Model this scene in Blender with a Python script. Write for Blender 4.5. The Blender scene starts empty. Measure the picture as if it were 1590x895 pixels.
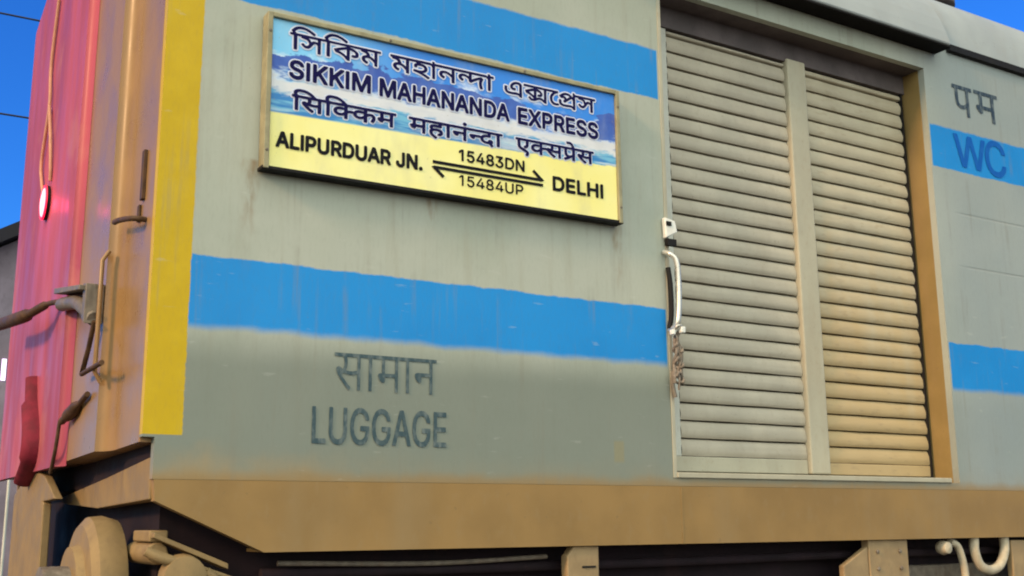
import bpy, bmesh, math, random
from mathutils import Vector, Matrix
from mathutils.geometry import delaunay_2d_cdt
random.seed(7)
R = math.radians
SC = bpy.context.scene
COL = SC.collection

# ------------------------------------------------------------------ camera
cam = bpy.data.cameras.new("camera")
cam.sensor_fit = 'HORIZONTAL'; cam.sensor_width = 36.0
cam.lens = 36.0 * 1736.95 / 1590.0
cam.clip_start = 0.05; cam.clip_end = 5000
cam_ob = bpy.data.objects.new("camera", cam); COL.objects.link(cam_ob)
YAW, PITCH, ROLL = 0.5519, 0.2069, -0.0074
fw = Vector((math.sin(YAW)*math.cos(PITCH), math.cos(YAW)*math.cos(PITCH), math.sin(PITCH)))
rt = Vector((math.cos(YAW), -math.sin(YAW), 0)); up = rt.cross(fw)
rt2 = rt*math.cos(ROLL) + up*math.sin(ROLL); up2 = up*math.cos(ROLL) - rt*math.sin(ROLL)
M4 = Matrix((rt2, up2, -fw)).transposed().to_4x4()
M4.translation = Vector((-0.95, -4.0, 1.042))
cam_ob.matrix_world = M4
SC.camera = cam_ob

# ------------------------------------------------------------------ sky, sun, exposure
SUN_DIR = Vector((-1.0, -0.20, 0.50)).normalized()      # towards the light
world = bpy.data.worlds.new("World"); SC.world = world; world.use_nodes = True
wn = world.node_tree; wn.nodes.clear()
def wnode(t, **k):
    n = wn.nodes.new(t)
    for a, b in k.items(): setattr(n, a, b)
    return n
sky = wnode('ShaderNodeTexSky', sky_type='NISHITA', sun_disc=False)
sky.sun_elevation = math.asin(SUN_DIR.z)
sky.sun_rotation = math.atan2(SUN_DIR.x, SUN_DIR.y)
sky.air_density = 1.0; sky.dust_density = 0.3; sky.ozone_density = 3.0
# the deep blue of dusk
hs = wnode('ShaderNodeHueSaturation'); hs.inputs['Saturation'].default_value = 1.15
tint = wnode('ShaderNodeMix', data_type='RGBA', blend_type='MULTIPLY')
tint.inputs[0].default_value = 1.0; tint.inputs[7].default_value = (0.35, 1.1, 2.2, 1)
wn.links.new(sky.outputs[0], hs.inputs['Color']); wn.links.new(hs.outputs[0], tint.inputs[6])
# the pale afterglow in the half of the sky behind the camera
tc = wnode('ShaderNodeTexCoord')
dt = wnode('ShaderNodeVectorMath', operation='DOT_PRODUCT')
dt.inputs[1].default_value = Vector((-0.42, -0.72, 0.55)).normalized()
wn.links.new(tc.outputs['Generated'], dt.inputs[0])
mr = wnode('ShaderNodeMapRange', interpolation_type='SMOOTHSTEP')
mr.inputs[1].default_value = 0.05; mr.inputs[2].default_value = 1.0
wn.links.new(dt.outputs['Value'], mr.inputs[0])
glow = wnode('ShaderNodeMix', data_type='RGBA', blend_type='MIX')
gcol = wnode('ShaderNodeMix', data_type='RGBA', blend_type='MIX')
gcol.inputs[6].default_value = (0, 0, 0, 1); gcol.inputs[7].default_value = (24.5, 26.0, 22.6, 1)
wn.links.new(mr.outputs[0], gcol.inputs[0])
gf = wnode('ShaderNodeMapRange', interpolation_type='SMOOTHSTEP')
gf.inputs[1].default_value = -0.25; gf.inputs[2].default_value = 0.55
wn.links.new(dt.outputs['Value'], gf.inputs[0]); wn.links.new(gf.outputs[0], glow.inputs[0])
wn.links.new(tint.outputs[2], glow.inputs[6]); wn.links.new(gcol.outputs[2], glow.inputs[7])
bg = wnode('ShaderNodeBackground'); bg.inputs['Strength'].default_value = 0.10
wn.links.new(glow.outputs[2], bg.inputs['Color'])
wo = wnode('ShaderNodeOutputWorld'); wn.links.new(bg.outputs[0], wo.inputs[0])

sun = bpy.data.lights.new("sun", 'SUN'); sun.energy = 3.0; sun.angle = R(8); sun.color = (1.0, 0.60, 0.30)
sun_ob = bpy.data.objects.new("sun", sun); COL.objects.link(sun_ob)
sun_ob.rotation_euler = SUN_DIR.to_track_quat('Z', 'Y').to_euler()

SC.view_settings.view_transform = 'Standard'; SC.view_settings.look = 'None'
SC.view_settings.exposure = 0.0; SC.view_settings.gamma = 1.0
SC.view_settings.use_curve_mapping = False
SC.render.engine = 'CYCLES'
SC.cycles.max_bounces = 6
SC.cycles.filter_width = 2.0

# ------------------------------------------------------------------ node helper
class NT:
    def __init__(s, name):
        s.m = bpy.data.materials.new(name); s.m.use_nodes = True
        s.t = s.m.node_tree; s.b = s.t.nodes['Principled BSDF']
        c = s.t.nodes.new('ShaderNodeTexCoord'); s.co = c.outputs['Object']
        x = s.t.nodes.new('ShaderNodeSeparateXYZ'); s.t.links.new(s.co, x.inputs[0])
        s.x, s.y, s.z = x.outputs
    def put(s, sock, v):
        if isinstance(v, bpy.types.NodeSocket): s.t.links.new(v, sock)
        elif isinstance(v, (tuple, list)) and len(v) == 3 and sock.type == 'RGBA': sock.default_value = (*v, 1)
        else: sock.default_value = v
    def math(s, op, a, b=0.0, c=0.0):
        n = s.t.nodes.new('ShaderNodeMath'); n.operation = op
        s.put(n.inputs[0], a); s.put(n.inputs[1], b); s.put(n.inputs[2], c); return n.outputs[0]
    def step(s, v, lo, hi, a=0.0, b=1.0):
        n = s.t.nodes.new('ShaderNodeMapRange'); n.interpolation_type = 'SMOOTHSTEP'
        for i, q in enumerate((v, lo, hi, a, b)): s.put(n.inputs[i], q)
        return n.outputs[0]
    def noise(s, scale=5, detail=4, stretch=(1, 1, 1), rough=0.55):
        mp = s.t.nodes.new('ShaderNodeMapping'); mp.inputs['Scale'].default_value = stretch
        s.t.links.new(s.co, mp.inputs[0])
        n = s.t.nodes.new('ShaderNodeTexNoise'); n.inputs['Scale'].default_value = scale
        n.inputs['Detail'].default_value = detail; n.inputs['Roughness'].default_value = rough
        s.t.links.new(mp.outputs[0], n.inputs[0]); return n.outputs[0]
    def mix(s, f, a, b, mode='MIX'):
        n = s.t.nodes.new('ShaderNodeMix'); n.data_type = 'RGBA'; n.blend_type = mode
        s.put(n.inputs[0], f); s.put(n.inputs[6], a); s.put(n.inputs[7], b); return n.outputs[2]
    def bump(s, h, strength=0.2, dist=0.01):
        n = s.t.nodes.new('ShaderNodeBump'); n.inputs['Strength'].default_value = strength
        n.inputs['Distance'].default_value = dist; s.put(n.inputs['Height'], h)
        s.t.links.new(n.outputs[0], s.b.inputs['Normal'])
    def out(s, col=None, rough=None, metal=None, spec=None):
        if col is not None: s.put(s.b.inputs['Base Color'], col)
        if rough is not None: s.put(s.b.inputs['Roughness'], rough)
        if metal is not None: s.put(s.b.inputs['Metallic'], metal)
        s.put(s.b.inputs['Specular IOR Level'], 0.22 if spec is None else spec)
        return s.m

def paint(name, col, var=0.25, rough=0.5, dirt=(0.16, 0.12, 0.08), dirt_amt=0.35, wave=0.1, scale=6, metal=0.0, spec=None):
    n = NT(name)
    a = n.noise(scale, 5); b = n.noise(scale*0.35, 3, (3, 3, 0.5)); f = n.noise(160, 3)
    dark = tuple(c*(1-var) for c in col)
    c = n.mix(n.step(a, 0.35, 0.68), dark, col)
    c = n.mix(n.math('MULTIPLY', n.step(b, 0.52, 0.78), dirt_amt), c, dirt)
    g = n.noise(scale*7, 5, (1, 1, 0.6)); k = n.noise(scale*12, 3)
    c = n.mix(n.math('MULTIPLY', n.step(g, 0.52, 0.72), dirt_amt*0.55), c, dirt)
    c = n.mix(n.math('MULTIPLY', n.step(k, 0.66, 0.72), dirt_amt*0.7), c, tuple(q*0.6 for q in dirt))
    n.bump(n.math('ADD', n.math('MULTIPLY', b, 1.0), n.math('MULTIPLY', f, 0.06)), wave, 0.02)
    return n.out(c, n.step(a, 0.3, 0.7, rough-0.08, rough+0.12), metal, spec)

MAT = {}
# ---- side wall paint: grey coat, two blue bands, yellow end strip, rust runs
n = NT('coach_side_paint')
w1 = n.noise(7, 3); w2 = n.noise(40, 2); big = n.noise(1.3, 4)
zz = n.math('ADD', n.z, n.math('MULTIPLY_ADD', w1, 0.026, -0.013))
zz = n.math('ADD', zz, n.math('MULTIPLY_ADD', w2, 0.008, -0.004))
soft = n.math('ADD', n.z, n.math('MULTIPLY_ADD', w1, 0.036, -0.018))
grey = n.mix(n.step(big, 0.38, 0.64), (0.335, 0.360, 0.308), (0.395, 0.412, 0.362))
grey = n.mix(n.math('MULTIPLY', n.step(n.noise(3, 5, (5, 1, 0.35)), 0.5, 0.72), 0.30), grey, (0.30, 0.285, 0.22))
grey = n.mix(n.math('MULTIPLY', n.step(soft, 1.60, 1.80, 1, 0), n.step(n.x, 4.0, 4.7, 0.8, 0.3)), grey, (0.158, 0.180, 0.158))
grey = n.mix(n.step(n.x, 4.0, 4.7), grey, n.mix(0.6, grey, (0.235, 0.275, 0.305)))
blue = n.mix(n.step(big, 0.35, 0.65), (0.010, 0.210, 0.58), (0.013, 0.24, 0.64))
up1 = n.math('MULTIPLY', n.step(zz, 3.046, 3.056), n.step(zz, 3.302, 3.318, 1, 0))
lo1 = n.math('MULTIPLY', n.step(soft, 1.730, 1.772), n.step(zz, 2.010, 2.020, 1, 0))
band = n.math('MAXIMUM', up1, lo1)
gate = n.math('MULTIPLY', n.step(n.x, 2.352, 2.358, 1, 0), n.step(n.z, 3.7, 3.72, 1, 0))
gate = n.math('MAXIMUM', gate, n.step(n.math('ADD', n.x, n.math('MULTIPLY', w2, 0.01)), 4.386, 4.396))
band = n.math('MULTIPLY', band, gate)
c = n.mix(band, grey, blue)
yel = n.mix(n.step(n.noise(9, 4), 0.4, 0.7), (0.50, 0.335, 0.007), (0.53, 0.36, 0.009))
ym = n.math('MULTIPLY', n.step(n.math('ADD', n.x, n.math('MULTIPLY_ADD', w2, 0.01, -0.005)), 0.135, 0.141, 1, 0), n.step(n.z, 1.352, 1.356))
c = n.mix(ym, c, yel)
# rust runs below the board ends, dust along the bottom edge, a weld line
def run(xc, z0, z1, w):
    g = n.step(n.math('ABSOLUTE', n.math('SUBTRACT', n.math('ADD', n.x, n.math('MULTIPLY_ADD', w1, 0.08, -0.04)), xc)), 0, w, 1, 0)
    return n.math('MULTIPLY', n.math('MULTIPLY', g, n.step(n.z, z0, z1)), n.step(n.z, z1, z1+0.02, 1, 0))
rust = n.math('MAXIMUM', run(0.345, 1.9, 2.40, 0.045), run(2.09, 1.95, 2.38, 0.035))
rust = n.math('MAXIMUM', rust, run(1.12, 2.15, 2.36, 0.05))
rust = n.math('MULTIPLY', rust, n.step(n.noise(10, 5, (2, 1, 0.6)), 0.35, 0.65))
c = n.mix(n.math('MULTIPLY', rust, 0.8), c, (0.22, 0.145, 0.075))
dust = n.math('MULTIPLY', n.step(n.math('ADD', n.z, n.math('MULTIPLY', w1, 0.16)), 1.25, 1.42, 1, 0), n.step(n.x, 0.15, 1.2, 1.0, 0.25))
c = n.mix(n.math('MULTIPLY', dust, 0.85), c, (0.33, 0.235, 0.12))
low = n.step(n.math('ADD', n.z, n.math('MULTIPLY_ADD', w1, 0.05, -0.025)), 1.195, 1.255, 1, 0)
c = n.mix(n.math('MULTIPLY', low, 0.8), c, (0.27, 0.175, 0.075))
patch = n.math('MULTIPLY', n.math('MULTIPLY', n.step(n.x, 2.03, 2.04), n.step(n.x, 2.085, 2.095, 1, 0)), n.math('MULTIPLY', n.step(n.z, 1.29, 1.31), n.step(n.z, 1.385, 1.4, 1, 0)))
c = n.mix(n.math('MULTIPLY', patch, 0.5), c, (0.26, 0.22, 0.11))
seam = n.math('MAXIMUM', n.step(n.math('ABSOLUTE', n.math('SUBTRACT', n.z, 2.79)), 0.002, 0.010, 1, 0), n.step(n.math('ABSOLUTE', n.math('SUBTRACT', n.z, 2.47)), 0.002, 0.010, 1, 0))
seam = n.math('MULTIPLY', seam, n.step(n.x, 4.5, 4.7))
c = n.mix(n.math('MULTIPLY', seam, 0.25), c, (0.2, 0.2, 0.19))
streak = n.noise(26, 4, (1, 1, 0.045)); fine = n.noise(90, 3, (1, 1, 0.3)); blot = n.noise(4.5, 6)
c = n.mix(n.math('MULTIPLY', n.math('MULTIPLY', n.step(streak, 0.52, 0.70), n.step(blot, 0.40, 0.62)), 0.30), c, (0.20, 0.185, 0.15))
c = n.mix(n.math('MULTIPLY', n.step(n.noise(30, 4, (0.25, 1, 1)), 0.64, 0.72), 0.16), c, (0.50, 0.51, 0.48))
chip = n.math('MULTIPLY', n.step(n.noise(75, 3), 0.70, 0.73), n.step(blot, 0.5, 0.62))
c = n.mix(n.math('MULTIPLY', chip, 0.55), c, (0.20, 0.14, 0.09))
c = n.mix(n.math('MULTIPLY', n.step(fine, 0.45, 0.75), 0.08), c, (0.12, 0.12, 0.10))
h = n.math('ADD', n.math('MULTIPLY', n.noise(1.6, 2), 1.2), n.math('MULTIPLY', n.noise(220, 2), 0.02))
n.bump(n.math('SUBTRACT', n.math('SUBTRACT', h, n.math('MULTIPLY', seam, 0.2)), n.math('MULTIPLY', chip, 0.03)), 0.30, 0.03)
MAT['side'] = n.out(c, n.step(big, 0.3, 0.7, 0.42, 0.55))

MAT['sole'] = paint('sole_bar_paint', (0.285, 0.175, 0.068), 0.16, 0.5, (0.27, 0.19, 0.10), 0.5, 0.15, 3)
MAT['endpaint'] = paint('coach_end_paint', (0.285, 0.165, 0.066), 0.15, 0.32, (0.24, 0.14, 0.07), 0.35, 0.1, 4, 0.0, 0.35)
n = NT('redglow_cover_paint')  # red glow of the tail lamp put into the cover's colour
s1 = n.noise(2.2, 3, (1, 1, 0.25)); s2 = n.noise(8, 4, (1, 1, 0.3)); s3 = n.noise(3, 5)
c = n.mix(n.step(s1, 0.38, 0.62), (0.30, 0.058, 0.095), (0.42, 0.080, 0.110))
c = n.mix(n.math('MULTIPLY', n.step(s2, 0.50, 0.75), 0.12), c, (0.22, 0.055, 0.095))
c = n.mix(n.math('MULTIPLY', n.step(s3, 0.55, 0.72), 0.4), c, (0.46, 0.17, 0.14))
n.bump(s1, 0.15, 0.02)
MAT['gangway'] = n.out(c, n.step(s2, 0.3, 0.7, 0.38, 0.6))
MAT['louvre'] = paint('louvre_paint', (0.415, 0.375, 0.305), 0.12, 0.5, (0.30, 0.26, 0.20), 0.45, 0.06, 5)
MAT['canopydark'] = paint('canopy_shade_paint', (0.02, 0.019, 0.02), 0.3, 0.7, (0.010, 0.009, 0.009), 0.4, 0.1, 6, 0.0, 0.02)  # canopy's underside shade put into a near-black colour
n = NT('warmlit_louvre_paint')  # louvre paint copy with warm lamp light in its colour
a_ = n.noise(5, 5); r_ = n.noise(3.2, 5, (2.2, 1, 0.5)); g_ = n.noise(40, 4, (0.3, 1, 1))
c = n.mix(n.step(a_, 0.35, 0.68), (0.385, 0.340, 0.255), (0.425, 0.380, 0.290))
lampwarmth = n.step(n.math('ADD', n.z, n.math('MULTIPLY_ADD', r_, 1.6, -0.8)), 1.5, 2.9, 1, 0)      # station lamp warmth painted low on the door leaf
c = n.mix(n.math('MULTIPLY', lampwarmth, 0.62), c, (0.42, 0.275, 0.105))
c = n.mix(n.math('MULTIPLY', n.step(g_, 0.55, 0.72), 0.3), c, (0.25, 0.19, 0.12))
n.bump(a_, 0.08, 0.02)
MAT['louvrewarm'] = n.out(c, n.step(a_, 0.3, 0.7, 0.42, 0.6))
MAT['post'] = paint('door_post_paint', (0.42, 0.39, 0.305), 0.1, 0.5, (0.32, 0.26, 0.18), 0.4, 0.06, 5)
MAT['trim'] = paint('pale_trim_paint', (0.52, 0.52, 0.47), 0.12, 0.5, (0.35, 0.32, 0.26), 0.4, 0.06, 6)
MAT['reveal'] = paint('door_reveal_paint', (0.26, 0.18, 0.07), 0.16, 0.5, (0.25, 0.17, 0.09), 0.45, 0.1, 5)
MAT['roof'] = paint('roof_paint', (0.33, 0.36, 0.375), 0.12, 0.55, (0.3, 0.29, 0.27), 0.35, 0.1, 3)
MAT['black'] = paint('plain_black', (0.012, 0.011, 0.012), 0.4, 0.7, (0.03, 0.025, 0.02), 0.3, 0.1, 20)
MAT['dark'] = paint('dark_underside_paint', (0.12, 0.10, 0.105), 0.3, 0.7, (0.05, 0.04, 0.045), 0.4, 0.1, 6)
MAT['undershade'] = paint('shaded_underframe', (0.022, 0.014, 0.02), 0.4, 0.8, (0.04, 0.02, 0.02), 0.4, 0.2, 6)  # near-black colour carries the shade beneath the coach
MAT['beige'] = paint('underframe_beige', (0.33, 0.23, 0.125), 0.2, 0.55, (0.2, 0.13, 0.08), 0.4, 0.2, 9)
MAT['endbeige'] = paint('buffer_beam_beige', (0.26, 0.178, 0.085), 0.15, 0.6, (0.12, 0.08, 0.05), 0.35, 0.3, 9)
MAT['hose'] = paint('hose_beige', (0.50, 0.43, 0.32), 0.2, 0.5, (0.25, 0.18, 0.12), 0.4, 0.1, 20)
MAT['iron'] = paint('grey_iron', (0.20, 0.17, 0.14), 0.35, 0.5, (0.12, 0.06, 0.03), 0.5, 0.2, 25)
MAT['rustiron'] = paint('brown_iron', (0.10, 0.055, 0.03), 0.4, 0.6, (0.05, 0.025, 0.015), 0.5, 0.2, 25)
MAT['crimson'] = paint('crimson_hose', (0.20, 0.02, 0.04), 0.4, 0.75, (0.12, 0.01, 0.02), 0.4, 0.2, 15)
MAT['chrome'] = paint('bright_steel', (0.62, 0.61, 0.58), 0.15, 0.28, (0.3, 0.25, 0.2), 0.3, 0.05, 25, 0.6)
MAT['white'] = paint('white_enamel', (0.75, 0.75, 0.72), 0.08, 0.35, (0.4, 0.35, 0.3), 0.3, 0.05, 25)
MAT['frame'] = paint('board_frame_paint', (0.33, 0.30, 0.19), 0.25, 0.5, (0.15, 0.12, 0.07), 0.4, 0.1, 14)
MAT['cord'] = paint('twisted_cord', (0.27, 0.22, 0.18), 0.4, 0.8, (0.1, 0.07, 0.05), 0.4, 0.3, 60)
MAT['wire'] = paint('copper_wire_dark', (0.03, 0.035, 0.05), 0.2, 0.6, (0.02, 0.02, 0.02), 0.2, 0.05, 20)
MAT['ground'] = paint('track_ballast', (0.12, 0.10, 0.085), 0.5, 0.9, (0.05, 0.04, 0.035), 0.5, 0.6, 14)
MAT['rail'] = paint('rusty_rail', (0.16, 0.09, 0.06), 0.3, 0.5, (0.06, 0.03, 0.02), 0.5, 0.1, 18, 0.4)
MAT['concrete'] = paint('platform_concrete', (0.30, 0.29, 0.27), 0.25, 0.85, (0.15, 0.13, 0.11), 0.4, 0.2, 5)
MAT['shed'] = paint('dark_shed_wall', (0.24, 0.20, 0.25), 0.3, 0.8, (0.05, 0.04, 0.05), 0.4, 0.2, 2)
MAT['shedroof'] = paint('dark_shed_roof', (0.02, 0.02, 0.03), 0.3, 0.8, (0.02, 0.02, 0.02), 0.4, 0.1, 2)

def letter_mat(name, col, wear, wearcol):
    n = NT(name)
    a = n.noise(45, 5, (1, 1, 0.5)); b = n.noise(12, 3)
    c = n.mix(n.math('MULTIPLY', n.step(a, 0.42, 0.72), wear), col, wearcol)
    c = n.mix(n.math('MULTIPLY', n.step(b, 0.5, 0.75), wear*0.5), c, wearcol)
    return n.out(c, 0.6, spec=0.08)
MAT['faded'] = letter_mat('faded_slate_lettering', (0.050, 0.082, 0.100), 0.42, (0.26, 0.29, 0.28))
MAT['slate'] = letter_mat('slate_lettering', (0.035, 0.055, 0.085), 0.45, (0.25, 0.28, 0.28))
MAT['wcblue'] = letter_mat('deep_blue_lettering', (0.008, 0.095, 0.40), 0.3, (0.02, 0.17, 0.5))
MAT['navy'] = letter_mat('navy_print', (0.006, 0.005, 0.055), 0.15, (0.02, 0.02, 0.13))
MAT['ink'] = letter_mat('black_print', (0.008, 0.008, 0.012), 0.15, (0.04, 0.04, 0.03))
MAT['halo'] = letter_mat('pale_outline_print', (0.62, 0.64, 0.80), 0.35, (0.60, 0.66, 0.82))

# printed board: snowy range under a blue sky above a yellow strip
n = NT('printed_board_face')
u = n.math('DIVIDE', n.math('SUBTRACT', n.x, 0.40), 1.65); v = n.math('DIVIDE', n.math('SUBTRACT', n.z, 2.387), 0.60)
d1 = n.math('MULTIPLY_ADD', n.noise(5, 5, (1, 1, 2.2)), 0.42, -0.21)
d2 = n.math('MULTIPLY_ADD', n.noise(11, 5, (1, 1, 3)), 0.24, -0.12)
skyc = n.mix(n.step(u, 0.0, 0.42), (0.22, 0.58, 0.90), (0.03, 0.22, 0.74))
cl = n.math('MULTIPLY', n.step(n.math('ADD', n.noise(6, 5, (1, 1, 2)), n.math('MULTIPLY', n.math('SUBTRACT', 0.95, v), 0.8)), 0.66, 0.84), 0.8)
pic = n.mix(cl, skyc, (0.72, 0.80, 0.92))
ridge = n.math('ADD', n.math('ADD', n.math('MULTIPLY', u, -0.02), 0.79), d1)
mask = n.math('MULTIPLY', n.step(v, n.math('SUBTRACT', ridge, 0.0), n.math('ADD', ridge, 0.012), 1, 0), n.step(n.math('ADD', v, d2), 0.60, 0.66))
pic = n.mix(mask, pic, n.mix(n.noise(14, 4), (0.012, 0.03, 0.30), (0.07, 0.18, 0.58)))
snow = n.step(n.math('ADD', v, d2), 0.585, 0.635, 1, 0)
pic = n.mix(snow, pic, n.mix(n.noise(8, 4, (1, 1, 5)), (0.52, 0.55, 0.66), (0.74, 0.73, 0.74)))
lake = n.step(n.math('ADD', v, n.math('MULTIPLY', d2, 0.9)), 0.49, 0.535, 1, 0)
pic = n.mix(lake, pic, n.mix(n.step(n.noise(7, 4, (0.7, 1, 6)), 0.42, 0.6), (0.03, 0.20, 0.52), (0.16, 0.44, 0.66)))
fog = n.math('MULTIPLY', n.step(n.noise(5, 4, (0.6, 1, 5)), 0.5, 0.62), n.step(v, 0.46, 0.55, 1, 0))
pic = n.mix(n.math('MULTIPLY', fog, n.step(u, 0.3, 0.9, 0.35, 0.85)), pic, (0.60, 0.66, 0.74))
yl = n.mix(n.step(n.noise(2.5, 3), 0.35, 0.65), (0.83, 0.75, 0.26), (0.85, 0.80, 0.36))
edge = n.math('ADD', n.math('MULTIPLY_ADD', u, 0.055, 0.362), n.math('MULTIPLY', n.math('MULTIPLY', d2, 0.35), n.step(u, 0.5, 0.9)))
pic = n.mix(n.step(v, n.math('SUBTRACT', edge, 0.008), n.math('ADD', edge, 0.008), 1, 0), pic, yl)
pic = n.mix(n.math('MULTIPLY', n.step(n.noise(9, 5, (1, 1, 0.4)), 0.48, 0.75), 0.22), pic, (0.42, 0.40, 0.34))
pic = n.mix(n.math('MULTIPLY', n.step(n.noise(60, 3), 0.66, 0.72), 0.3), pic, (0.25, 0.22, 0.16))
n.bump(n.noise(2.6, 3), 0.15, 0.03)
MAT['board'] = n.out(pic, n.step(n.noise(4, 3), 0.3, 0.7, 0.3, 0.5), spec=0.3)

def emit(name, col, strength):
    m = bpy.data.materials.new(name); m.use_nodes = True
    b = m.node_tree.nodes['Principled BSDF']
    b.inputs['Base Color'].default_value = (0.3, 0.02, 0.02, 1)
    b.inputs['Emission Color'].default_value = (*col, 1); b.inputs['Emission Strength'].default_value = strength
    return m
MAT['redlens'] = emit('red_tail_lens', (1.0, 0.12, 0.14), 9.0)
MAT['redrim'] = emit('red_lens_rim', (1.0, 0.01, 0.05), 2.5)  # rim glow also stands in for the lamp's red halo
MAT['lampcord'] = paint('salmon_cord', (0.52, 0.26, 0.17), 0.15, 0.6, (0.3, 0.1, 0.08), 0.4, 0.1, 20)  # cord colour includes the red light of the lamp
MAT['whitelamp'] = emit('white_lamp_lens', (0.80, 0.72, 1.0), 2.5)

# ------------------------------------------------------------------ object helpers
def empty(name, loc, label, cat, group=None, rot=None):
    o = bpy.data.objects.new(name, None); COL.objects.link(o); o.location = loc
    o.empty_display_size = 0.2
    o['label'] = label; o['category'] = cat
    if group: o['group'] = group
    return o
def world_of(o):
    m = Matrix.Translation(o.location) if o.type == 'EMPTY' else Matrix()
    return m
def link(name, me, mat, parent=None):
    o = bpy.data.objects.new(name, me); COL.objects.link(o)
    if mat is not None: me.materials.append(MAT[mat] if isinstance(mat, str) else mat)
    if parent is not None:
        o.parent = parent
        if parent.type == 'EMPTY': o.matrix_parent_inverse = Matrix.Translation(-Vector(parent.location))
    return o
def finish(bm, name, mat, parent=None, smooth=None, bevel=0.0):
    bmesh.ops.remove_doubles(bm, verts=bm.verts, dist=1e-5)
    bmesh.ops.recalc_face_normals(bm, faces=bm.faces)
    me = bpy.data.meshes.new(name); bm.to_mesh(me); bm.free()
    if smooth is not None:
        me.shade_smooth()
        me.set_sharp_from_angle(angle=R(smooth))
    o = link(name, me, mat, parent)
    if bevel:
        b = o.modifiers.new('bevel', 'BEVEL'); b.width = bevel; b.segments = 2; b.limit_method = 'ANGLE'; b.angle_limit = R(40)
    return o
def box(bm, a, b):
    x0, y0, z0 = a; x1, y1, z1 = b
    vs = [bm.verts.new(p) for p in ((x0,y0,z0),(x1,y0,z0),(x1,y1,z0),(x0,y1,z0),(x0,y0,z1),(x1,y0,z1),(x1,y1,z1),(x0,y1,z1))]
    for f in ((0,3,2,1),(4,5,6,7),(0,1,5,4),(1,2,6,5),(2,3,7,6),(3,0,4,7)): bm.faces.new([vs[i] for i in f])
def prism(bm, pts, vec):
    a = [bm.verts.new(p) for p in pts]; b = [bm.verts.new(Vector(p)+Vector(vec)) for p in pts]
    k = len(pts)
    bm.faces.new(a); bm.faces.new(b[::-1])
    for i in range(k): bm.faces.new((a[i], b[i], b[(i+1) % k], a[(i+1) % k]))
def smooth_path(P, n=6):
    P = [Vector(p) for p in P]
    if len(P) < 3: return P
    Q = [2*P[0]-P[1]] + P + [2*P[-1]-P[-2]]; out = []
    for i in range(1, len(Q)-2):
        for k in range(n):
            t = k/n; p0, p1, p2, p3 = Q[i-1:i+3]
            out.append(0.5*((2*p1)+(p2-p0)*t+(2*p0-5*p1+4*p2-p3)*t*t+(3*p1-p0-3*p2+p3)*t**3))
    out.append(P[-1]); return out
def tube(bm, path, r, seg=10, flat=1.0, cap=True):
    """round bar along a path; r is a number or one radius per point"""
    P = [Vector(p) for p in path]; rings = []; last = None
    for i, p in enumerate(P):
        d = (P[min(i+1, len(P)-1)] - P[max(i-1, 0)]).normalized()
        if last is None:
            ref = Vector((0, 0, 1)) if abs(d.z) < 0.9 else Vector((0, 1, 0))
            a = d.cross(ref).normalized()
        else: a = (last - d*last.dot(d)).normalized()
        last = a; b = d.cross(a); rr = r[i] if isinstance(r, (list, tuple)) else r
        rings.append([bm.verts.new(p + a*math.cos(2*math.pi*k/seg)*rr + b*math.sin(2*math.pi*k/seg)*rr*flat) for k in range(seg)])
    for A, B in zip(rings, rings[1:]):
        for k in range(seg): bm.faces.new((A[k], A[(k+1) % seg], B[(k+1) % seg], B[k]))
    if cap: bm.faces.new(rings[0][::-1]); bm.faces.new(rings[-1])
def lathe(bm, prof, origin, axis, seg=28):
    """profile of (distance along the axis, radius)"""
    ax = Vector(axis).normalized(); ref = Vector((0, 0, 1)) if abs(ax.z) < 0.9 else Vector((1, 0, 0))
    a = ax.cross(ref).normalized(); b = ax.cross(a); rings = []
    for d, r in prof:
        rings.append([bm.verts.new(Vector(origin)+ax*d+(a*math.cos(2*math.pi*k/seg)+b*math.sin(2*math.pi*k/seg))*max(r, 1e-4)) for k in range(seg)])
    for A, B in zip(rings, rings[1:]):
        for k in range(seg): bm.faces.new((A[k], A[(k+1) % seg], B[(k+1) % seg], B[k]))
    bm.faces.new(rings[0][::-1]); bm.faces.new(rings[-1])
def part(name, mat, parent, fn, smooth=None, bevel=0.0):
    bm = bmesh.new(); fn(bm); return finish(bm, name, mat, parent, smooth, bevel)
def boxes(name, mat, parent, *bs, bevel=0.0):
    def f(bm):
        for a, b in bs: box(bm, a, b)
    return part(name, mat, parent, f, None, bevel)
def rod(name, mat, parent, path, r, seg=10, flat=1.0, sm=True):
    P = smooth_path(path) if sm else path
    return part(name, mat, parent, lambda bm: tube(bm, P, r, seg, flat), 50)

def lettering(key, y, mat, parent, name='lettering'):
    x0, z0, data = LETTERS[key]
    V, E = [], []
    for loop in data.split('|'):
        P = [tuple(map(float, q.split(','))) for q in loop.split()]; k = len(V)
        V += [Vector((a*0.0005, b*0.0005)) for a, b in P]
        E += [(k+i, k+(i+1) % len(P)) for i in range(len(P))]
    vo, _, fo, *_ = delaunay_2d_cdt(V, E, [], 0, 1e-6)
    SG = [(V[i], V[j]) for i, j in E]
    def inside(px, py):                      # even-odd test keeps the counters open
        r = False
        for p, q in SG:
            if (p.y > py) != (q.y > py) and px < (q.x-p.x)*(py-p.y)/(q.y-p.y)+p.x: r = not r
        return r
    keep = [f for f in fo if inside(sum(vo[i].x for i in f)/len(f), sum(vo[i].y for i in f)/len(f))]
    me = bpy.data.meshes.new(name)
    me.from_pydata([(x0+v.x, y, z0+v.y) for v in vo], [], [list(f) for f in keep])
    me.name = name
    return link(name, me, mat, parent)

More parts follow.
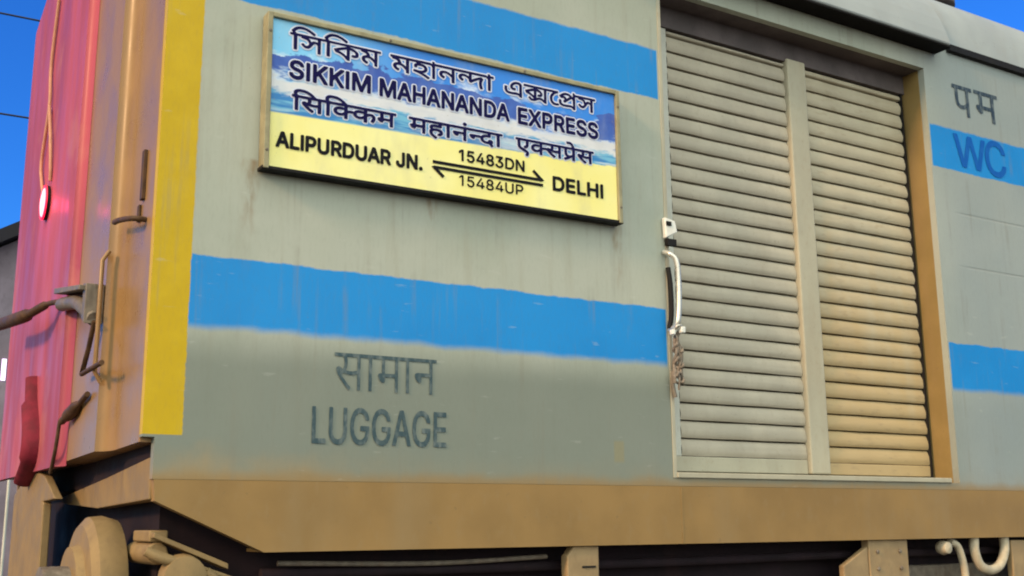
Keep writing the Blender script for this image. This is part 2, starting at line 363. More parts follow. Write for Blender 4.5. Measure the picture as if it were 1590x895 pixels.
LETTERS = {   # word: origin x, origin z, outline(s) in half-millimetres
 'b1': (0.4693, 2.8769, '386,202 382,202 362,202 355,201 347,201 339,198 326,194 315,187 307,181 286,160 284,155 285,150 294,141 294,139 290,138 53,139 48,141 39,150 39,152 42,157 49,163 61,172 67,175 77,178 83,179 88,180 109,180 114,179 120,179 128,177 152,168 179,154 190,147 195,145 198,146 202,148 210,157 210,160 210,162 208,163 203,166 195,171 192,173 163,187 136,197 120,201 112,201 106,202 83,202 78,201 70,201 62,198 46,192 38,187 30,181 12,163 8,157 7,154 8,150 17,141 18,139 14,138 0,138 -3,135 -4,133 -4,123 -3,121 0,118 3,118 24,118 26,117 27,6 27,3 30,0 34,-1 51,-1 54,1 57,5 57,115 58,117 61,118 90,117 90,115 89,110 90,109 93,106 102,105 107,103 115,103 130,100 141,95 147,89 151,82 154,72 155,66 153,62 144,54 136,50 128,51 121,54 116,59 114,63 112,64 110,65 102,64 91,59 90,58 89,54 90,53 104,38 114,32 123,28 128,28 133,27 136,27 141,28 149,28 154,30 162,35 176,49 191,69 200,77 203,79 208,80 213,79 219,76 225,70 227,67 227,5 229,1 232,-1 250,-1 253,1 255,5 255,115 256,117 259,118 299,118 303,117 303,6 304,3 305,2 309,-1 328,-1 331,1 333,5 333,115 334,117 338,118 466,118 475,117 475,115 430,102 394,90 370,80 366,77 366,74 370,66 374,58 379,53 386,51 392,51 406,47 424,41 440,33 453,25 462,17 468,11 472,6 477,1 480,-1 499,-1 502,1 505,5 505,88 506,92 509,92 514,91 518,90 534,85 546,80 550,75 553,70 553,62 549,59 544,57 526,57 523,54 521,51 519,42 520,38 523,35 526,35 552,35 562,37 568,40 574,44 578,48 581,54 583,62 583,67 581,75 578,82 573,88 558,99 546,106 523,113 518,113 515,114 509,114 506,115 505,117 507,117 520,118 600,118 602,117 602,115 601,110 602,109 605,106 614,105 630,101 640,97 643,96 650,88 652,85 652,82 650,81 645,81 637,78 632,77 622,72 613,63 609,53 609,43 611,37 614,30 622,22 632,16 638,13 654,7 658,8 660,10 666,22 666,26 666,27 662,30 654,33 644,38 641,42 639,46 642,54 646,57 650,58 658,60 667,60 680,57 693,50 707,40 720,27 721,24 721,5 722,3 725,0 728,-1 744,-1 746,0 749,3 749,6 749,115 750,117 752,118 774,118 778,118 779,120 780,122 780,133 779,136 778,138 774,138 331,138 325,141 316,150 316,152 318,156 326,164 338,172 344,175 354,178 360,179 365,180 386,180 390,179 397,179 405,177 429,168 453,156 467,147 472,145 475,146 485,155 486,157 487,160 486,162 485,163 469,173 440,187 411,197 397,201 389,201|720,117 721,114 721,64 720,60 718,61 712,66 707,69 694,75 686,78 683,80 682,82 682,88 677,99 670,108 658,117 667,118|226,117 227,114 227,99 226,96 211,101 194,101 187,99 181,95 176,90 174,90 167,104 160,110 152,116 149,117 160,118|475,90 476,86 476,42 475,37 459,48 445,56 430,62 411,69 411,71 424,76 464,89 472,91'),
 'b1*': (0.4693, 2.8769, '389,214 360,215 344,213 317,204 300,192 277,170 272,162 271,152 267,151 224,151 223,152 223,162 221,168 218,172 211,177 168,200 131,212 109,215 82,215 59,211 40,204 23,192 2,171 -4,162 -6,150 -14,142 -17,134 -16,120 -12,112 -5,106 11,105 14,102 14,5 16,-3 24,-12 34,-14 56,-13 62,-10 68,-3 70,5 70,102 70,104 74,105 77,104 82,98 88,93 112,90 130,86 135,83 139,77 141,69 134,64 128,65 118,76 110,78 98,76 85,71 79,66 76,56 78,46 95,29 102,23 118,16 131,14 155,16 170,24 187,42 203,62 206,66 210,66 213,62 214,5 216,-4 222,-11 229,-13 250,-14 256,-12 265,-5 268,3 268,102 270,105 286,105 290,104 290,102 290,5 292,-2 298,-9 304,-13 333,-13 342,-6 346,3 347,104 384,105 392,104 363,91 357,86 354,80 354,69 365,48 374,40 406,33 432,22 454,7 469,-9 475,-13 499,-14 507,-12 514,-6 517,0 518,22 554,22 566,24 576,29 586,37 595,54 597,38 604,22 616,10 634,0 650,-5 658,-6 665,-3 671,3 678,19 679,29 677,34 672,40 660,46 664,47 675,44 685,40 706,22 708,19 709,0 711,-5 717,-11 726,-14 746,-14 752,-12 759,-5 762,3 763,104 778,105 784,107 790,112 792,118 792,139 789,145 785,149 774,151 501,151 499,154 499,165 496,171 475,184 435,203 408,212|384,167 405,163 424,156 429,152 334,152 335,154 346,161 357,165 368,167|107,167 128,163 147,156 152,152 58,152 69,161 80,165 91,167|707,104 708,86 707,85 706,85 695,90 690,104|589,104 594,98 600,93 621,90 624,88 613,82 605,73 597,60 592,82 585,94 576,104|522,76 533,70 518,69 518,75|462,73 462,62 450,69 453,71'),
 'b2': (0.9037, 2.8769, '949,153 946,154 934,153 931,152 929,148 929,135 928,132 918,137 909,139 414,139 412,140 408,150 406,151 402,153 392,154 389,153 386,150 385,135 384,132 378,135 365,139 3,139 0,139 -3,135 -4,124 -3,121 0,118 11,117 13,116 12,110 13,108 14,106 22,104 29,104 45,101 54,97 59,93 63,89 66,83 59,80 53,79 43,76 33,71 24,62 20,52 21,43 22,38 27,30 35,22 40,18 53,12 64,8 72,9 74,11 81,25 80,28 78,30 66,34 59,37 56,40 54,43 52,46 52,49 54,52 58,56 66,59 85,59 98,56 107,51 126,37 137,27 139,23 139,4 139,3 141,1 144,0 163,0 166,1 168,3 169,6 169,116 173,117 226,117 235,114 238,111 238,110 234,108 224,103 217,97 214,92 214,89 214,79 216,73 219,70 224,69 229,71 235,71 242,73 243,74 244,76 244,84 247,87 251,90 258,91 280,92 291,90 296,88 303,84 307,80 309,76 310,68 309,67 306,61 299,56 291,53 283,51 275,51 270,50 245,50 238,51 229,51 224,53 213,52 210,49 207,43 208,34 210,33 211,32 234,29 243,26 248,26 261,22 290,13 306,6 344,-12 347,-12 351,-12 358,-6 362,-2 364,1 363,3 362,5 338,17 318,25 306,29 297,33 314,38 320,41 326,45 336,55 339,62 341,71 341,76 338,86 333,92 326,99 312,107 302,110 296,111 293,112 282,112 277,114 274,114 272,116 274,117 365,117 371,115 379,110 381,107 385,99 385,6 386,3 387,1 390,0 410,0 411,1 413,3 413,4 413,113 414,117 418,117 570,117 571,113 571,81 570,76 546,89 536,92 522,96 490,96 482,94 469,89 462,85 457,79 452,70 452,55 456,47 467,36 472,33 482,28 491,25 494,24 496,25 500,28 506,36 507,39 508,43 507,44 506,46 498,48 486,54 484,59 484,62 484,67 485,68 488,70 491,72 506,75 520,74 531,70 550,61 567,49 570,46 571,6 571,2 573,1 574,0 595,0 599,1 600,3 601,6 601,113 602,117 736,117 738,116 739,115 738,97 738,94 722,102 710,105 701,107 675,107 661,103 651,99 642,89 638,81 638,71 640,65 645,57 648,54 659,46 670,41 677,40 680,41 682,43 688,51 690,54 690,57 690,59 687,62 680,64 672,69 670,73 670,78 674,82 680,85 685,85 690,87 693,87 709,83 720,78 733,70 738,67 739,51 740,47 742,46 755,39 763,39 765,39 782,51 798,60 802,62 832,77 845,81 845,79 841,65 841,59 839,54 839,46 841,41 841,33 845,19 848,9 852,1 854,-1 858,-1 864,0 872,1 877,2 880,6 880,9 876,17 873,27 871,35 871,41 869,47 871,52 871,59 873,67 878,79 885,91 885,94 885,95 882,99 867,108 856,109 843,104 838,103 816,95 802,89 782,79 771,72 770,72 769,75 769,78 769,113 769,116 773,117 909,117 915,115 920,112 926,106 929,100 929,6 930,3 931,1 933,0 952,0 955,1 957,2 959,6 959,116 962,117 984,117 987,118 990,121 991,123 991,134 990,137 989,139 987,139 958,139 957,141 952,150|138,117 139,113 139,65 138,60 134,61 125,68 115,73 99,79 97,84 94,94 91,100 82,110 72,116 82,117'),
 'b2*': (0.9037, 2.8769, '952,166 934,167 928,165 920,159 915,152 424,152 422,153 413,163 406,166 400,167 389,166 382,165 376,159 371,152 2,152 -7,150 -14,142 -17,135 -17,123 -16,116 -12,111 -7,107 0,104 6,96 19,92 35,89 35,87 24,81 12,68 8,55 8,39 15,23 26,12 48,0 62,-5 74,-4 81,-1 85,4 92,19 94,28 91,35 85,41 75,46 82,46 99,41 123,22 125,19 126,-1 130,-7 134,-11 141,-13 165,-13 171,-11 176,-9 180,-2 182,4 182,102 184,104 200,104 204,103 201,94 201,79 205,63 197,54 195,46 194,36 197,28 203,21 258,9 285,0 342,-25 350,-25 357,-23 376,-7 387,-13 414,-12 422,-7 426,3 427,103 459,104 466,103 455,95 446,87 440,76 439,70 440,49 446,38 458,27 475,17 488,12 496,11 502,13 510,20 516,28 521,39 520,46 518,52 512,57 506,60 507,62 523,59 542,50 557,39 558,3 560,-4 563,-8 573,-13 600,-12 609,-7 614,3 614,102 616,104 630,104 636,103 626,86 626,67 630,55 635,48 653,34 670,27 682,28 689,31 699,43 703,52 702,62 698,72 706,70 724,60 725,59 726,46 730,39 736,34 755,26 770,27 810,52 826,59 828,30 836,3 841,-5 846,-11 853,-14 861,-14 874,-12 883,-9 889,-4 892,1 893,11 884,38 884,55 889,71 898,87 898,95 896,103 904,104 912,102 916,97 916,4 917,-2 922,-8 928,-12 954,-13 960,-11 964,-9 969,-4 972,3 973,103 990,105 998,110 1004,119 1004,134 1002,143 996,150 989,152 966,152 958,162|798,103 787,97 782,95 782,104|557,104 557,99 547,103|363,104 370,100 372,95 371,15 334,33 336,36 348,49 352,58 354,68 354,78 352,86 342,103|125,104 125,84 110,89 105,103|280,78 294,74 296,71 293,68 282,65 267,63 252,63 258,78'),
 'b3': (1.4535, 2.8769, '744,152 741,153 730,153 728,152 726,151 726,148 726,117 725,112 717,117 714,121 707,125 690,135 670,140 643,140 640,139 634,138 624,135 605,125 590,114 584,108 579,105 577,101 578,98 581,94 598,82 602,81 610,84 613,85 624,85 630,82 631,80 632,76 631,71 620,60 619,56 619,55 622,51 633,44 635,43 642,44 645,47 680,71 684,74 696,82 701,86 710,92 712,92 723,82 726,76 726,28 725,24 723,24 714,28 707,30 699,30 694,31 685,31 680,30 667,30 662,28 651,28 645,27 634,27 629,28 622,28 614,30 606,35 603,38 601,42 601,60 600,63 598,65 594,67 579,67 576,66 574,65 572,60 572,39 574,32 578,26 585,18 594,13 605,9 619,6 662,6 669,8 677,8 682,9 702,9 710,7 718,3 722,0 725,-6 730,-9 746,-10 749,-9 752,-6 753,-3 753,116 754,118 755,118 782,118 786,117 785,111 786,109 789,106 795,105 800,104 808,104 813,102 818,102 829,99 835,96 843,88 847,79 850,66 849,64 848,61 842,55 834,51 827,49 821,52 818,54 808,63 805,65 802,65 795,63 787,58 785,55 786,52 795,42 803,36 811,31 826,27 838,27 846,29 858,36 864,42 868,47 874,53 885,69 893,77 898,79 906,79 915,74 918,70 919,68 919,7 920,4 923,0 926,0 942,0 944,0 947,4 948,7 948,116 948,117 950,118 971,118 975,119 976,120 977,124 977,135 976,136 975,138 971,139 755,139 752,140 747,149|147,140 144,140 122,140 106,137 89,130 72,118 67,112 62,106 57,95 57,80 58,77 61,71 64,67 70,63 88,57 104,57 112,60 115,63 116,64 114,77 111,80 109,81 102,79 96,79 89,82 86,84 85,87 86,92 87,95 93,103 106,112 112,115 123,118 142,118 146,117 149,115 151,109 151,39 150,35 136,39 131,39 125,41 106,41 101,39 93,39 88,38 74,38 67,36 61,38 50,38 38,41 34,44 29,48 27,55 25,64 26,68 27,74 28,77 27,82 26,84 16,86 3,86 1,85 0,84 -1,82 -2,72 -2,50 0,43 5,35 11,29 18,24 29,20 37,17 42,17 48,16 90,16 96,17 109,17 114,19 128,19 136,17 144,14 148,10 152,3 155,0 158,0 173,0 176,0 179,4 180,7 180,116 178,122 167,133 160,137|565,138 562,139 203,139 200,138 198,136 198,124 198,120 200,119 202,118 298,118 303,117 302,115 299,113 277,108 235,93 216,85 213,82 212,79 213,76 219,63 224,58 243,54 258,49 270,43 289,31 300,20 301,18 299,17 283,17 274,23 268,31 266,32 264,33 258,31 248,26 246,25 246,23 246,18 258,6 266,0 272,-3 278,-5 304,-5 320,0 342,11 360,17 376,17 382,15 395,9 414,-6 418,-7 434,-7 437,-6 438,-4 439,-3 439,114 440,117 442,118 501,118 507,117 501,111 496,108 493,105 485,95 477,79 475,71 475,47 477,39 482,27 488,20 493,14 501,8 510,4 523,0 554,0 557,1 563,2 571,5 573,7 574,8 574,12 568,21 565,24 558,25 552,22 544,22 541,21 538,22 530,22 518,27 513,31 508,37 505,44 503,52 503,66 505,74 510,84 514,89 526,102 533,107 549,115 558,118 565,119 566,120 567,124 567,135 566,136|918,118 919,114 919,100 918,96 910,100 902,102 888,102 877,97 869,90 867,92 866,96 861,104 855,111 845,116 844,117 853,118 915,118|670,118 680,115 686,112 690,109 690,108 662,88 658,85 653,93 645,101 642,103 634,105 626,105 621,106 626,110 634,114 646,118|410,118 411,114 411,31 410,26 406,27 395,34 387,37 379,39 357,39 349,37 333,32 332,34 332,37 332,88 333,93 342,92 352,89 365,83 367,80 370,74 370,72 369,69 365,67 357,67 354,66 349,67 345,64 343,61 343,50 344,47 346,45 349,45 370,45 379,47 386,50 392,56 397,64 397,68 397,77 394,87 381,100 376,103 366,108 344,115 338,115 334,117 338,118 350,118 406,118|302,90 303,87 304,50 302,49 300,50 286,60 264,71 255,74 257,76 266,79 290,87'),
 'b3*': (1.4535, 2.8769, '747,165 728,166 720,163 714,154 712,139 694,147 674,153 642,153 618,146 598,137 581,125 580,138 578,143 572,149 565,152 202,152 195,150 190,147 184,136 173,145 158,151 146,153 118,153 102,149 83,141 64,128 56,120 51,112 44,98 44,77 50,63 62,52 51,51 43,54 40,56 39,64 41,82 39,88 35,93 30,96 21,98 2,99 -8,95 -13,87 -15,74 -15,47 -10,33 2,20 11,13 26,7 48,3 91,3 125,6 138,2 144,-7 152,-12 178,-13 183,-11 188,-6 193,4 193,106 224,105 226,104 223,103 208,96 202,90 199,82 200,72 208,56 215,48 221,45 240,41 243,39 234,29 233,23 234,15 238,7 250,-4 259,-11 275,-18 306,-18 325,-12 355,1 365,4 371,4 378,3 387,-2 410,-18 416,-20 437,-19 446,-15 450,-11 452,-4 452,103 454,105 472,105 474,104 474,103 464,84 462,72 462,45 464,36 470,21 477,12 493,-2 506,-9 522,-13 555,-13 566,-11 576,-7 587,1 619,-7 664,-7 685,-4 699,-4 710,-8 717,-17 725,-21 731,-23 749,-23 758,-18 763,-13 765,-8 766,103 766,105 771,105 784,94 806,90 826,86 831,82 834,76 835,68 829,63 826,64 813,76 805,78 790,75 781,70 775,64 772,55 774,45 786,32 795,25 806,19 822,14 840,14 851,17 869,28 883,44 896,61 902,66 906,64 906,61 906,5 908,-3 914,-9 920,-12 946,-13 951,-11 956,-6 961,4 961,103 963,105 979,107 984,110 988,114 990,120 990,136 988,143 984,147 979,150 973,152 763,152 761,152 754,162|563,105 566,92 576,80 566,75 560,66 559,39 549,35 541,35 533,35 526,38 519,45 516,55 516,64 520,76 526,84 539,95 552,102|138,105 138,55 138,53 134,53 127,55 129,68 126,80 124,85 117,92 107,95 114,101 122,104 126,105|712,74 712,43 694,44 675,43 666,44 669,47 707,74 710,75'),
 'SIKKIM': (0.4714, 2.7556, '70,155 40,154 27,151 21,147 15,143 5,134 1,127 -3,116 -3,102 -1,94 3,86 15,75 32,66 66,57 75,53 81,49 83,46 83,39 80,33 78,31 71,27 63,25 48,25 40,27 35,29 31,33 26,44 24,46 21,47 2,47 -1,47 -5,44 -6,39 -6,30 0,17 13,4 24,-2 37,-5 43,-6 50,-7 61,-7 67,-6 74,-5 87,-2 99,6 109,15 115,27 117,33 117,51 115,59 112,63 99,76 87,83 71,89 61,91 43,96 35,100 32,103 31,107 31,111 34,118 39,120 50,124 64,124 74,120 78,116 83,107 85,105 88,104 107,104 111,105 114,108 115,111 115,116 113,123 108,132 106,135 98,143 91,147 80,152|679,153 655,153 651,152 648,150 644,142 619,79 607,50 605,52 580,113 565,148 562,151 557,153 531,153 528,152 525,150 524,147 523,143 523,6 524,1 527,-2 531,-4 547,-4 552,-2 555,1 555,6 555,76 557,80 562,68 590,3 594,-2 597,-4 600,-4 616,-4 619,-2 621,-1 631,23 648,63 655,78 656,75 656,6 657,1 660,-2 664,-4 682,-4 687,-1 689,3 690,7 690,143 689,147 687,150 683,152|492,153 477,153 474,152 469,148 467,143 467,6 468,3 471,-1 474,-3 477,-4 493,-4 496,-3 499,-1 501,4 501,145 500,148 498,151 495,153|447,153 426,153 421,151 363,94 362,95 362,97 362,145 360,150 357,152 352,153 335,153 332,151 330,150 328,147 328,143 328,6 329,1 331,-2 336,-4 354,-4 357,-3 360,-1 362,4 362,46 363,49 375,60 376,59 381,54 411,12 416,7 418,4 424,-2 429,-4 448,-4 451,-3 455,-1 456,3 456,6 455,9 453,14 443,27 439,31 401,83 401,84 402,86 445,129 448,134 455,140 456,143 455,148 453,151|308,153 285,153 280,151 261,132 256,126 224,94 223,95 223,97 223,143 221,148 218,151 213,153 195,153 192,151 191,150 189,147 189,143 189,6 190,1 192,-2 197,-4 213,-4 218,-2 221,1 223,6 223,46 224,49 235,59 240,55 280,1 283,-2 288,-4 309,-4 312,-3 315,-1 317,4 317,7 315,10 277,62 272,67 263,79 260,84 261,86 315,140 317,143 316,148 314,151|156,153 141,153 138,152 135,150 133,145 133,4 135,-1 138,-3 141,-4 157,-4 160,-3 165,1 167,6 167,143 166,147 163,150 160,152'),
 'SIKKIM*': (0.4714, 2.7556, '75,166 37,166 15,158 8,153 -6,139 -9,133 -14,119 -14,97 -11,87 -6,79 8,65 15,60 -5,58 -14,51 -17,44 -17,25 -11,12 7,-5 27,-15 51,-19 66,-18 83,-15 92,-12 104,-5 120,9 124,-5 131,-13 136,-15 163,-15 168,-12 178,-3 186,-12 191,-15 218,-15 224,-12 233,-1 235,40 245,30 271,-5 279,-13 290,-16 314,-15 322,-11 331,-15 338,-16 359,-15 363,-13 371,-5 373,-1 375,40 381,35 408,-2 419,-13 424,-15 453,-15 463,-10 472,-15 498,-15 504,-12 512,-3 520,-12 525,-15 552,-15 557,-13 565,-5 567,-1 568,21 580,-4 589,-13 594,-15 613,-16 624,-13 632,-5 643,19 645,-2 651,-10 658,-15 666,-16 687,-15 698,-5 701,1 701,148 699,153 695,158 690,162 685,164 650,164 645,162 639,156 633,145 611,91 607,82 599,97 576,153 567,162 562,164 527,164 520,161 512,152 504,161 498,164 472,164 463,159 453,164 421,164 415,161 379,126 375,123 373,151 370,156 363,163 352,165 338,165 331,164 322,160 315,164 307,165 280,164 274,161 240,126 235,123 233,150 224,161 218,164 191,164 186,161 178,152 168,161 163,164 136,164 131,162 124,155 120,136 104,153 98,157 88,162|315,122 316,116 315,31 307,39 277,79 276,83 277,86 311,119|455,121 456,115 455,32 448,38 419,76 416,83 416,84 450,118|63,112 66,111 71,107 72,102 71,101 53,105 46,110 51,112|120,97 121,91 120,73 115,76 100,91 112,93|42,51 63,46 70,41 66,38 61,37 43,38 39,43 36,51 37,52'),
 'MAHANANDA': (0.8581, 2.7556, '1179,154 1162,154 1159,152 1153,146 1131,82 1129,77 1120,50 1118,45 1109,18 1106,11 1106,2 1107,-1 1111,-4 1114,-5 1128,-5 1131,-4 1135,-1 1139,5 1148,34 1151,35 1152,35 1194,35 1195,33 1206,3 1211,-3 1216,-5 1231,-4 1234,-3 1238,2 1239,5 1238,10 1190,146 1184,152 1181,154|1036,154 987,154 983,151 980,146 979,5 981,0 984,-3 987,-4 1034,-5 1040,-3 1048,-3 1061,1 1074,8 1083,16 1091,26 1097,39 1099,45 1103,63 1103,88 1099,104 1094,119 1085,131 1077,139 1072,143 1056,150 1050,152 1043,152|950,154 938,154 935,153 930,149 928,146 928,66 928,63 927,62 922,68 879,139 871,151 866,154 847,154 842,152 839,149 837,146 837,143 837,7 838,2 842,-3 847,-5 861,-4 866,-1 869,3 869,85 869,88 871,90 925,2 930,-3 935,-5 952,-4 955,-3 959,0 960,3 960,7 960,144 959,147 957,151 954,153|771,154 754,154 751,153 746,149 743,144 734,117 732,112 723,85 721,80 699,16 696,10 696,5 697,2 699,-1 703,-4 706,-5 719,-5 722,-4 725,-1 729,3 739,34 741,35 743,35 784,35 786,34 796,5 799,0 802,-3 807,-5 821,-5 826,-3 828,0 829,5 828,11 795,107 792,112 785,135 779,149 775,153|678,154 666,154 663,153 658,149 656,146 656,64 656,61 655,60 653,62 610,133 600,147 595,152 591,154 573,154 570,152 567,149 565,146 565,143 565,7 566,2 570,-3 575,-5 589,-4 594,-1 597,3 597,83 597,87 599,89 653,0 655,-1 659,-4 664,-5 680,-4 683,-3 687,0 688,3 688,7 688,144 687,147 685,151 682,153|497,154 480,154 477,152 471,146 423,7 423,3 424,0 429,-4 432,-5 447,-5 450,-4 453,-1 457,5 467,34 469,35 471,35 512,35 514,33 524,2 527,-1 533,-4 547,-5 552,-3 556,2 557,5 556,10 508,146 503,152 499,154|406,154 392,154 389,152 385,147 384,143 384,95 384,93 383,92 381,91 327,92 325,93 325,95 325,143 324,147 320,152 315,154 303,154 299,152 296,149 295,146 295,143 295,7 295,2 300,-3 304,-5 317,-4 320,-3 324,2 325,7 325,58 325,59 327,61 328,61 383,61 384,59 384,58 384,7 385,2 389,-3 394,-5 408,-4 411,-3 415,0 416,3 416,7 416,144 415,147 413,151 410,153|227,154 210,154 204,151 201,147 192,120 190,115 181,88 179,83 152,8 152,5 153,2 155,-1 159,-4 162,-5 176,-5 179,-4 183,-1 185,2 196,34 197,35 199,35 240,35 242,35 243,32 254,2 258,-3 263,-5 279,-4 282,-3 286,2 286,7 279,27 269,55 238,144 235,149 232,152 229,154|134,154 112,154 109,152 106,149 103,144 72,58 69,53 67,54 35,143 32,147 27,152 23,154 0,154 -3,152 -6,149 -8,146 -8,143 -8,7 -7,2 -3,-3 2,-5 16,-4 19,-3 23,2 24,7 24,69 26,73 34,55 49,13 55,0 58,-3 61,-4 74,-5 77,-4 80,-1 83,2 86,7 106,61 112,76 114,72 114,7 115,2 119,-3 123,-5 136,-4 139,-3 143,0 144,3 144,7 144,144 143,147 141,151 138,153|1035,122 1042,122 1051,118 1059,112 1064,105 1069,95 1071,85 1070,63 1067,51 1063,43 1059,39 1054,34 1050,31 1040,28 1032,27 1026,26 1013,26 1012,27 1011,29 1012,122 1013,123 1016,123 1029,123|1171,101 1173,99 1183,69 1184,67 1183,66 1163,66 1162,66 1160,67 1168,95|490,101 491,99 501,71 501,67 499,66 480,66 478,67 488,99|762,100 763,99 765,96 773,72 774,67 773,66 754,66 752,66 751,67 759,93|219,100 222,93 231,67 229,66 227,66 208,66 207,67 208,72 216,96 218,99'),
 'MAHANANDA*': (0.8581, 2.7556, '1184,165 1157,165 1152,162 1143,152 1122,90 1115,76 1112,101 1104,125 1096,136 1083,149 1061,161 1035,166 991,166 979,163 970,155 960,163 955,165 931,165 920,155 917,149 915,103 909,111 883,154 875,162 871,165 863,166 842,165 837,163 832,159 828,154 826,149 824,61 813,88 790,154 781,163 776,165 749,165 743,162 733,150 712,88 701,60 699,149 698,154 688,163 677,166 661,165 656,163 647,154 644,143 643,102 632,117 613,151 602,162 595,165 570,165 565,163 560,159 556,154 554,149 552,59 544,77 519,152 509,162 504,165 477,165 471,162 461,152 435,77 429,64 427,149 426,154 416,163 405,166 389,165 384,163 375,154 373,149 372,104 341,103 338,104 337,106 337,143 334,154 327,162 322,165 299,165 295,163 290,159 285,154 283,149 282,57 271,85 248,150 245,155 234,165 207,165 199,162 191,154 170,91 157,59 155,149 154,154 144,163 133,166 109,165 104,163 96,155 92,147 72,91 69,87 66,91 46,146 42,154 32,163 27,165 -3,165 -8,163 -17,154 -20,143 -19,0 -16,-6 -5,-15 19,-16 24,-14 34,-5 37,9 44,-5 53,-14 58,-16 72,-16 80,-15 85,-13 94,-3 101,12 104,-5 112,-13 117,-15 139,-16 149,-12 157,-16 175,-16 186,-14 195,-5 205,23 231,24 233,23 235,19 244,-5 254,-14 258,-16 275,-16 282,-16 291,-12 299,-16 320,-16 325,-14 330,-9 334,-5 336,0 337,48 370,49 372,47 373,0 376,-6 387,-15 405,-16 411,-16 419,-12 427,-16 434,-16 453,-15 458,-13 466,-5 476,23 501,24 506,21 514,-5 520,-11 526,-14 530,-16 546,-16 552,-16 562,-12 570,-16 586,-16 597,-14 605,-6 608,-1 610,46 619,34 642,-5 650,-12 658,-16 683,-16 691,-12 701,-16 725,-15 730,-13 739,-3 746,18 749,23 773,24 776,23 778,21 788,-5 798,-14 802,-16 819,-16 826,-16 834,-12 842,-16 858,-16 869,-14 877,-6 880,-1 882,48 888,40 912,-1 923,-13 930,-16 955,-16 960,-14 970,-5 979,-14 984,-16 1032,-16 1051,-14 1064,-11 1074,-6 1093,8 1096,-6 1104,-14 1115,-16 1133,-16 1138,-14 1147,-5 1155,19 1157,23 1162,24 1186,23 1191,13 1196,-3 1207,-14 1218,-16 1234,-16 1239,-14 1248,-5 1250,0 1250,11 1201,149 1199,154 1191,162|1031,111 1043,109 1055,99 1058,91 1059,66 1056,55 1053,48 1048,43 1042,40 1024,38 1023,109 1026,112'),
 'EXPRESS': (1.5237, 2.7556, '817,155 789,154 776,151 770,147 762,142 755,135 751,127 748,119 747,100 748,95 754,84 762,76 765,74 781,66 792,62 802,60 818,54 826,50 829,46 829,38 826,33 823,30 819,28 810,25 794,25 784,29 779,33 775,44 773,46 770,47 751,47 747,47 744,44 743,41 743,38 744,28 748,20 752,14 760,6 767,2 773,-2 784,-5 791,-6 797,-7 808,-7 815,-6 821,-5 832,-2 845,6 851,12 857,20 861,30 863,39 863,44 860,57 856,65 845,76 842,79 829,85 818,89 808,91 789,97 783,102 780,107 780,111 783,118 791,122 795,124 799,124 810,124 819,121 823,118 826,115 829,107 831,105 834,104 851,103 855,104 858,107 859,111 859,119 856,127 851,135 843,143 837,147 831,151|689,155 661,154 653,152 640,146 637,143 626,132 622,124 620,116 619,102 622,92 627,83 632,78 640,72 653,66 671,60 680,58 695,53 699,49 701,46 702,43 702,41 700,36 698,33 695,30 691,28 682,25 669,25 659,27 653,32 650,36 648,43 645,46 642,47 623,47 620,46 618,44 616,39 616,31 619,25 622,19 627,11 637,3 645,-2 658,-5 664,-6 667,-7 680,-7 687,-6 693,-5 701,-3 714,3 717,6 727,15 731,22 734,33 735,49 732,59 727,68 720,74 709,82 701,85 664,96 656,100 652,107 652,110 654,115 656,118 659,120 669,124 683,124 693,120 696,117 701,108 704,105 707,104 725,104 728,105 731,108 733,111 733,116 729,127 723,135 712,146 699,152|595,153 511,153 506,151 503,148 503,143 503,4 504,-1 507,-3 512,-4 597,-4 602,-2 604,1 605,4 605,20 603,23 600,26 595,27 538,27 536,27 535,28 535,30 535,57 535,59 536,60 591,60 595,62 599,67 600,70 600,83 599,86 594,90 589,91 538,91 536,91 535,92 535,94 535,119 535,121 536,122 595,123 599,123 602,126 605,131 605,145 603,148 600,151 597,153|443,153 383,153 378,151 375,148 375,143 375,4 376,-1 379,-3 384,-4 400,-4 403,-2 406,1 407,6 407,49 407,51 408,52 410,52 427,52 430,51 455,4 461,-2 466,-4 483,-4 488,-2 491,1 491,6 491,11 465,57 465,59 480,73 484,81 486,87 487,94 488,100 486,118 484,123 479,134 469,143 455,151|316,153 256,153 252,151 249,148 248,143 248,4 250,-1 253,-3 258,-4 274,-4 277,-2 279,1 280,6 280,44 280,46 282,47 311,47 315,49 322,49 333,53 338,55 347,63 356,76 360,91 360,111 358,121 353,131 343,142 336,147 327,151|227,153 208,153 203,151 200,148 195,140 184,126 173,108 170,105 167,108 141,147 136,151 131,153 112,153 109,152 106,150 104,145 107,139 133,100 136,97 144,84 147,81 149,76 146,70 127,44 118,31 115,28 103,11 103,7 103,3 104,-1 106,-2 109,-4 112,-4 128,-4 133,-2 141,7 160,36 163,39 168,47 170,48 171,47 200,4 207,-2 211,-4 229,-4 232,-3 235,-1 237,3 237,6 235,12 210,49 196,68 191,76 192,79 196,86 199,89 226,129 229,132 235,142 235,147 234,150 231,152|86,153 2,153 -3,151 -7,147 -8,142 -8,6 -6,1 -1,-3 3,-4 88,-4 93,-2 95,1 96,4 96,20 95,23 91,26 87,27 29,27 27,27 26,28 26,30 26,57 26,59 27,60 82,60 86,62 89,65 90,68 90,84 88,87 85,90 80,91 29,91 27,91 26,92 26,94 26,119 26,121 27,122 85,123 88,123 91,126 94,131 94,147 93,150 91,151 88,153|442,121 447,119 451,115 454,107 454,97 450,88 445,85 437,83 408,83 407,84 407,86 407,121 408,122 410,122 437,122|314,121 322,117 323,116 326,110 328,100 326,92 323,86 320,83 315,80 306,78 282,78 280,79 280,81 280,121 282,122 283,122 309,122'),
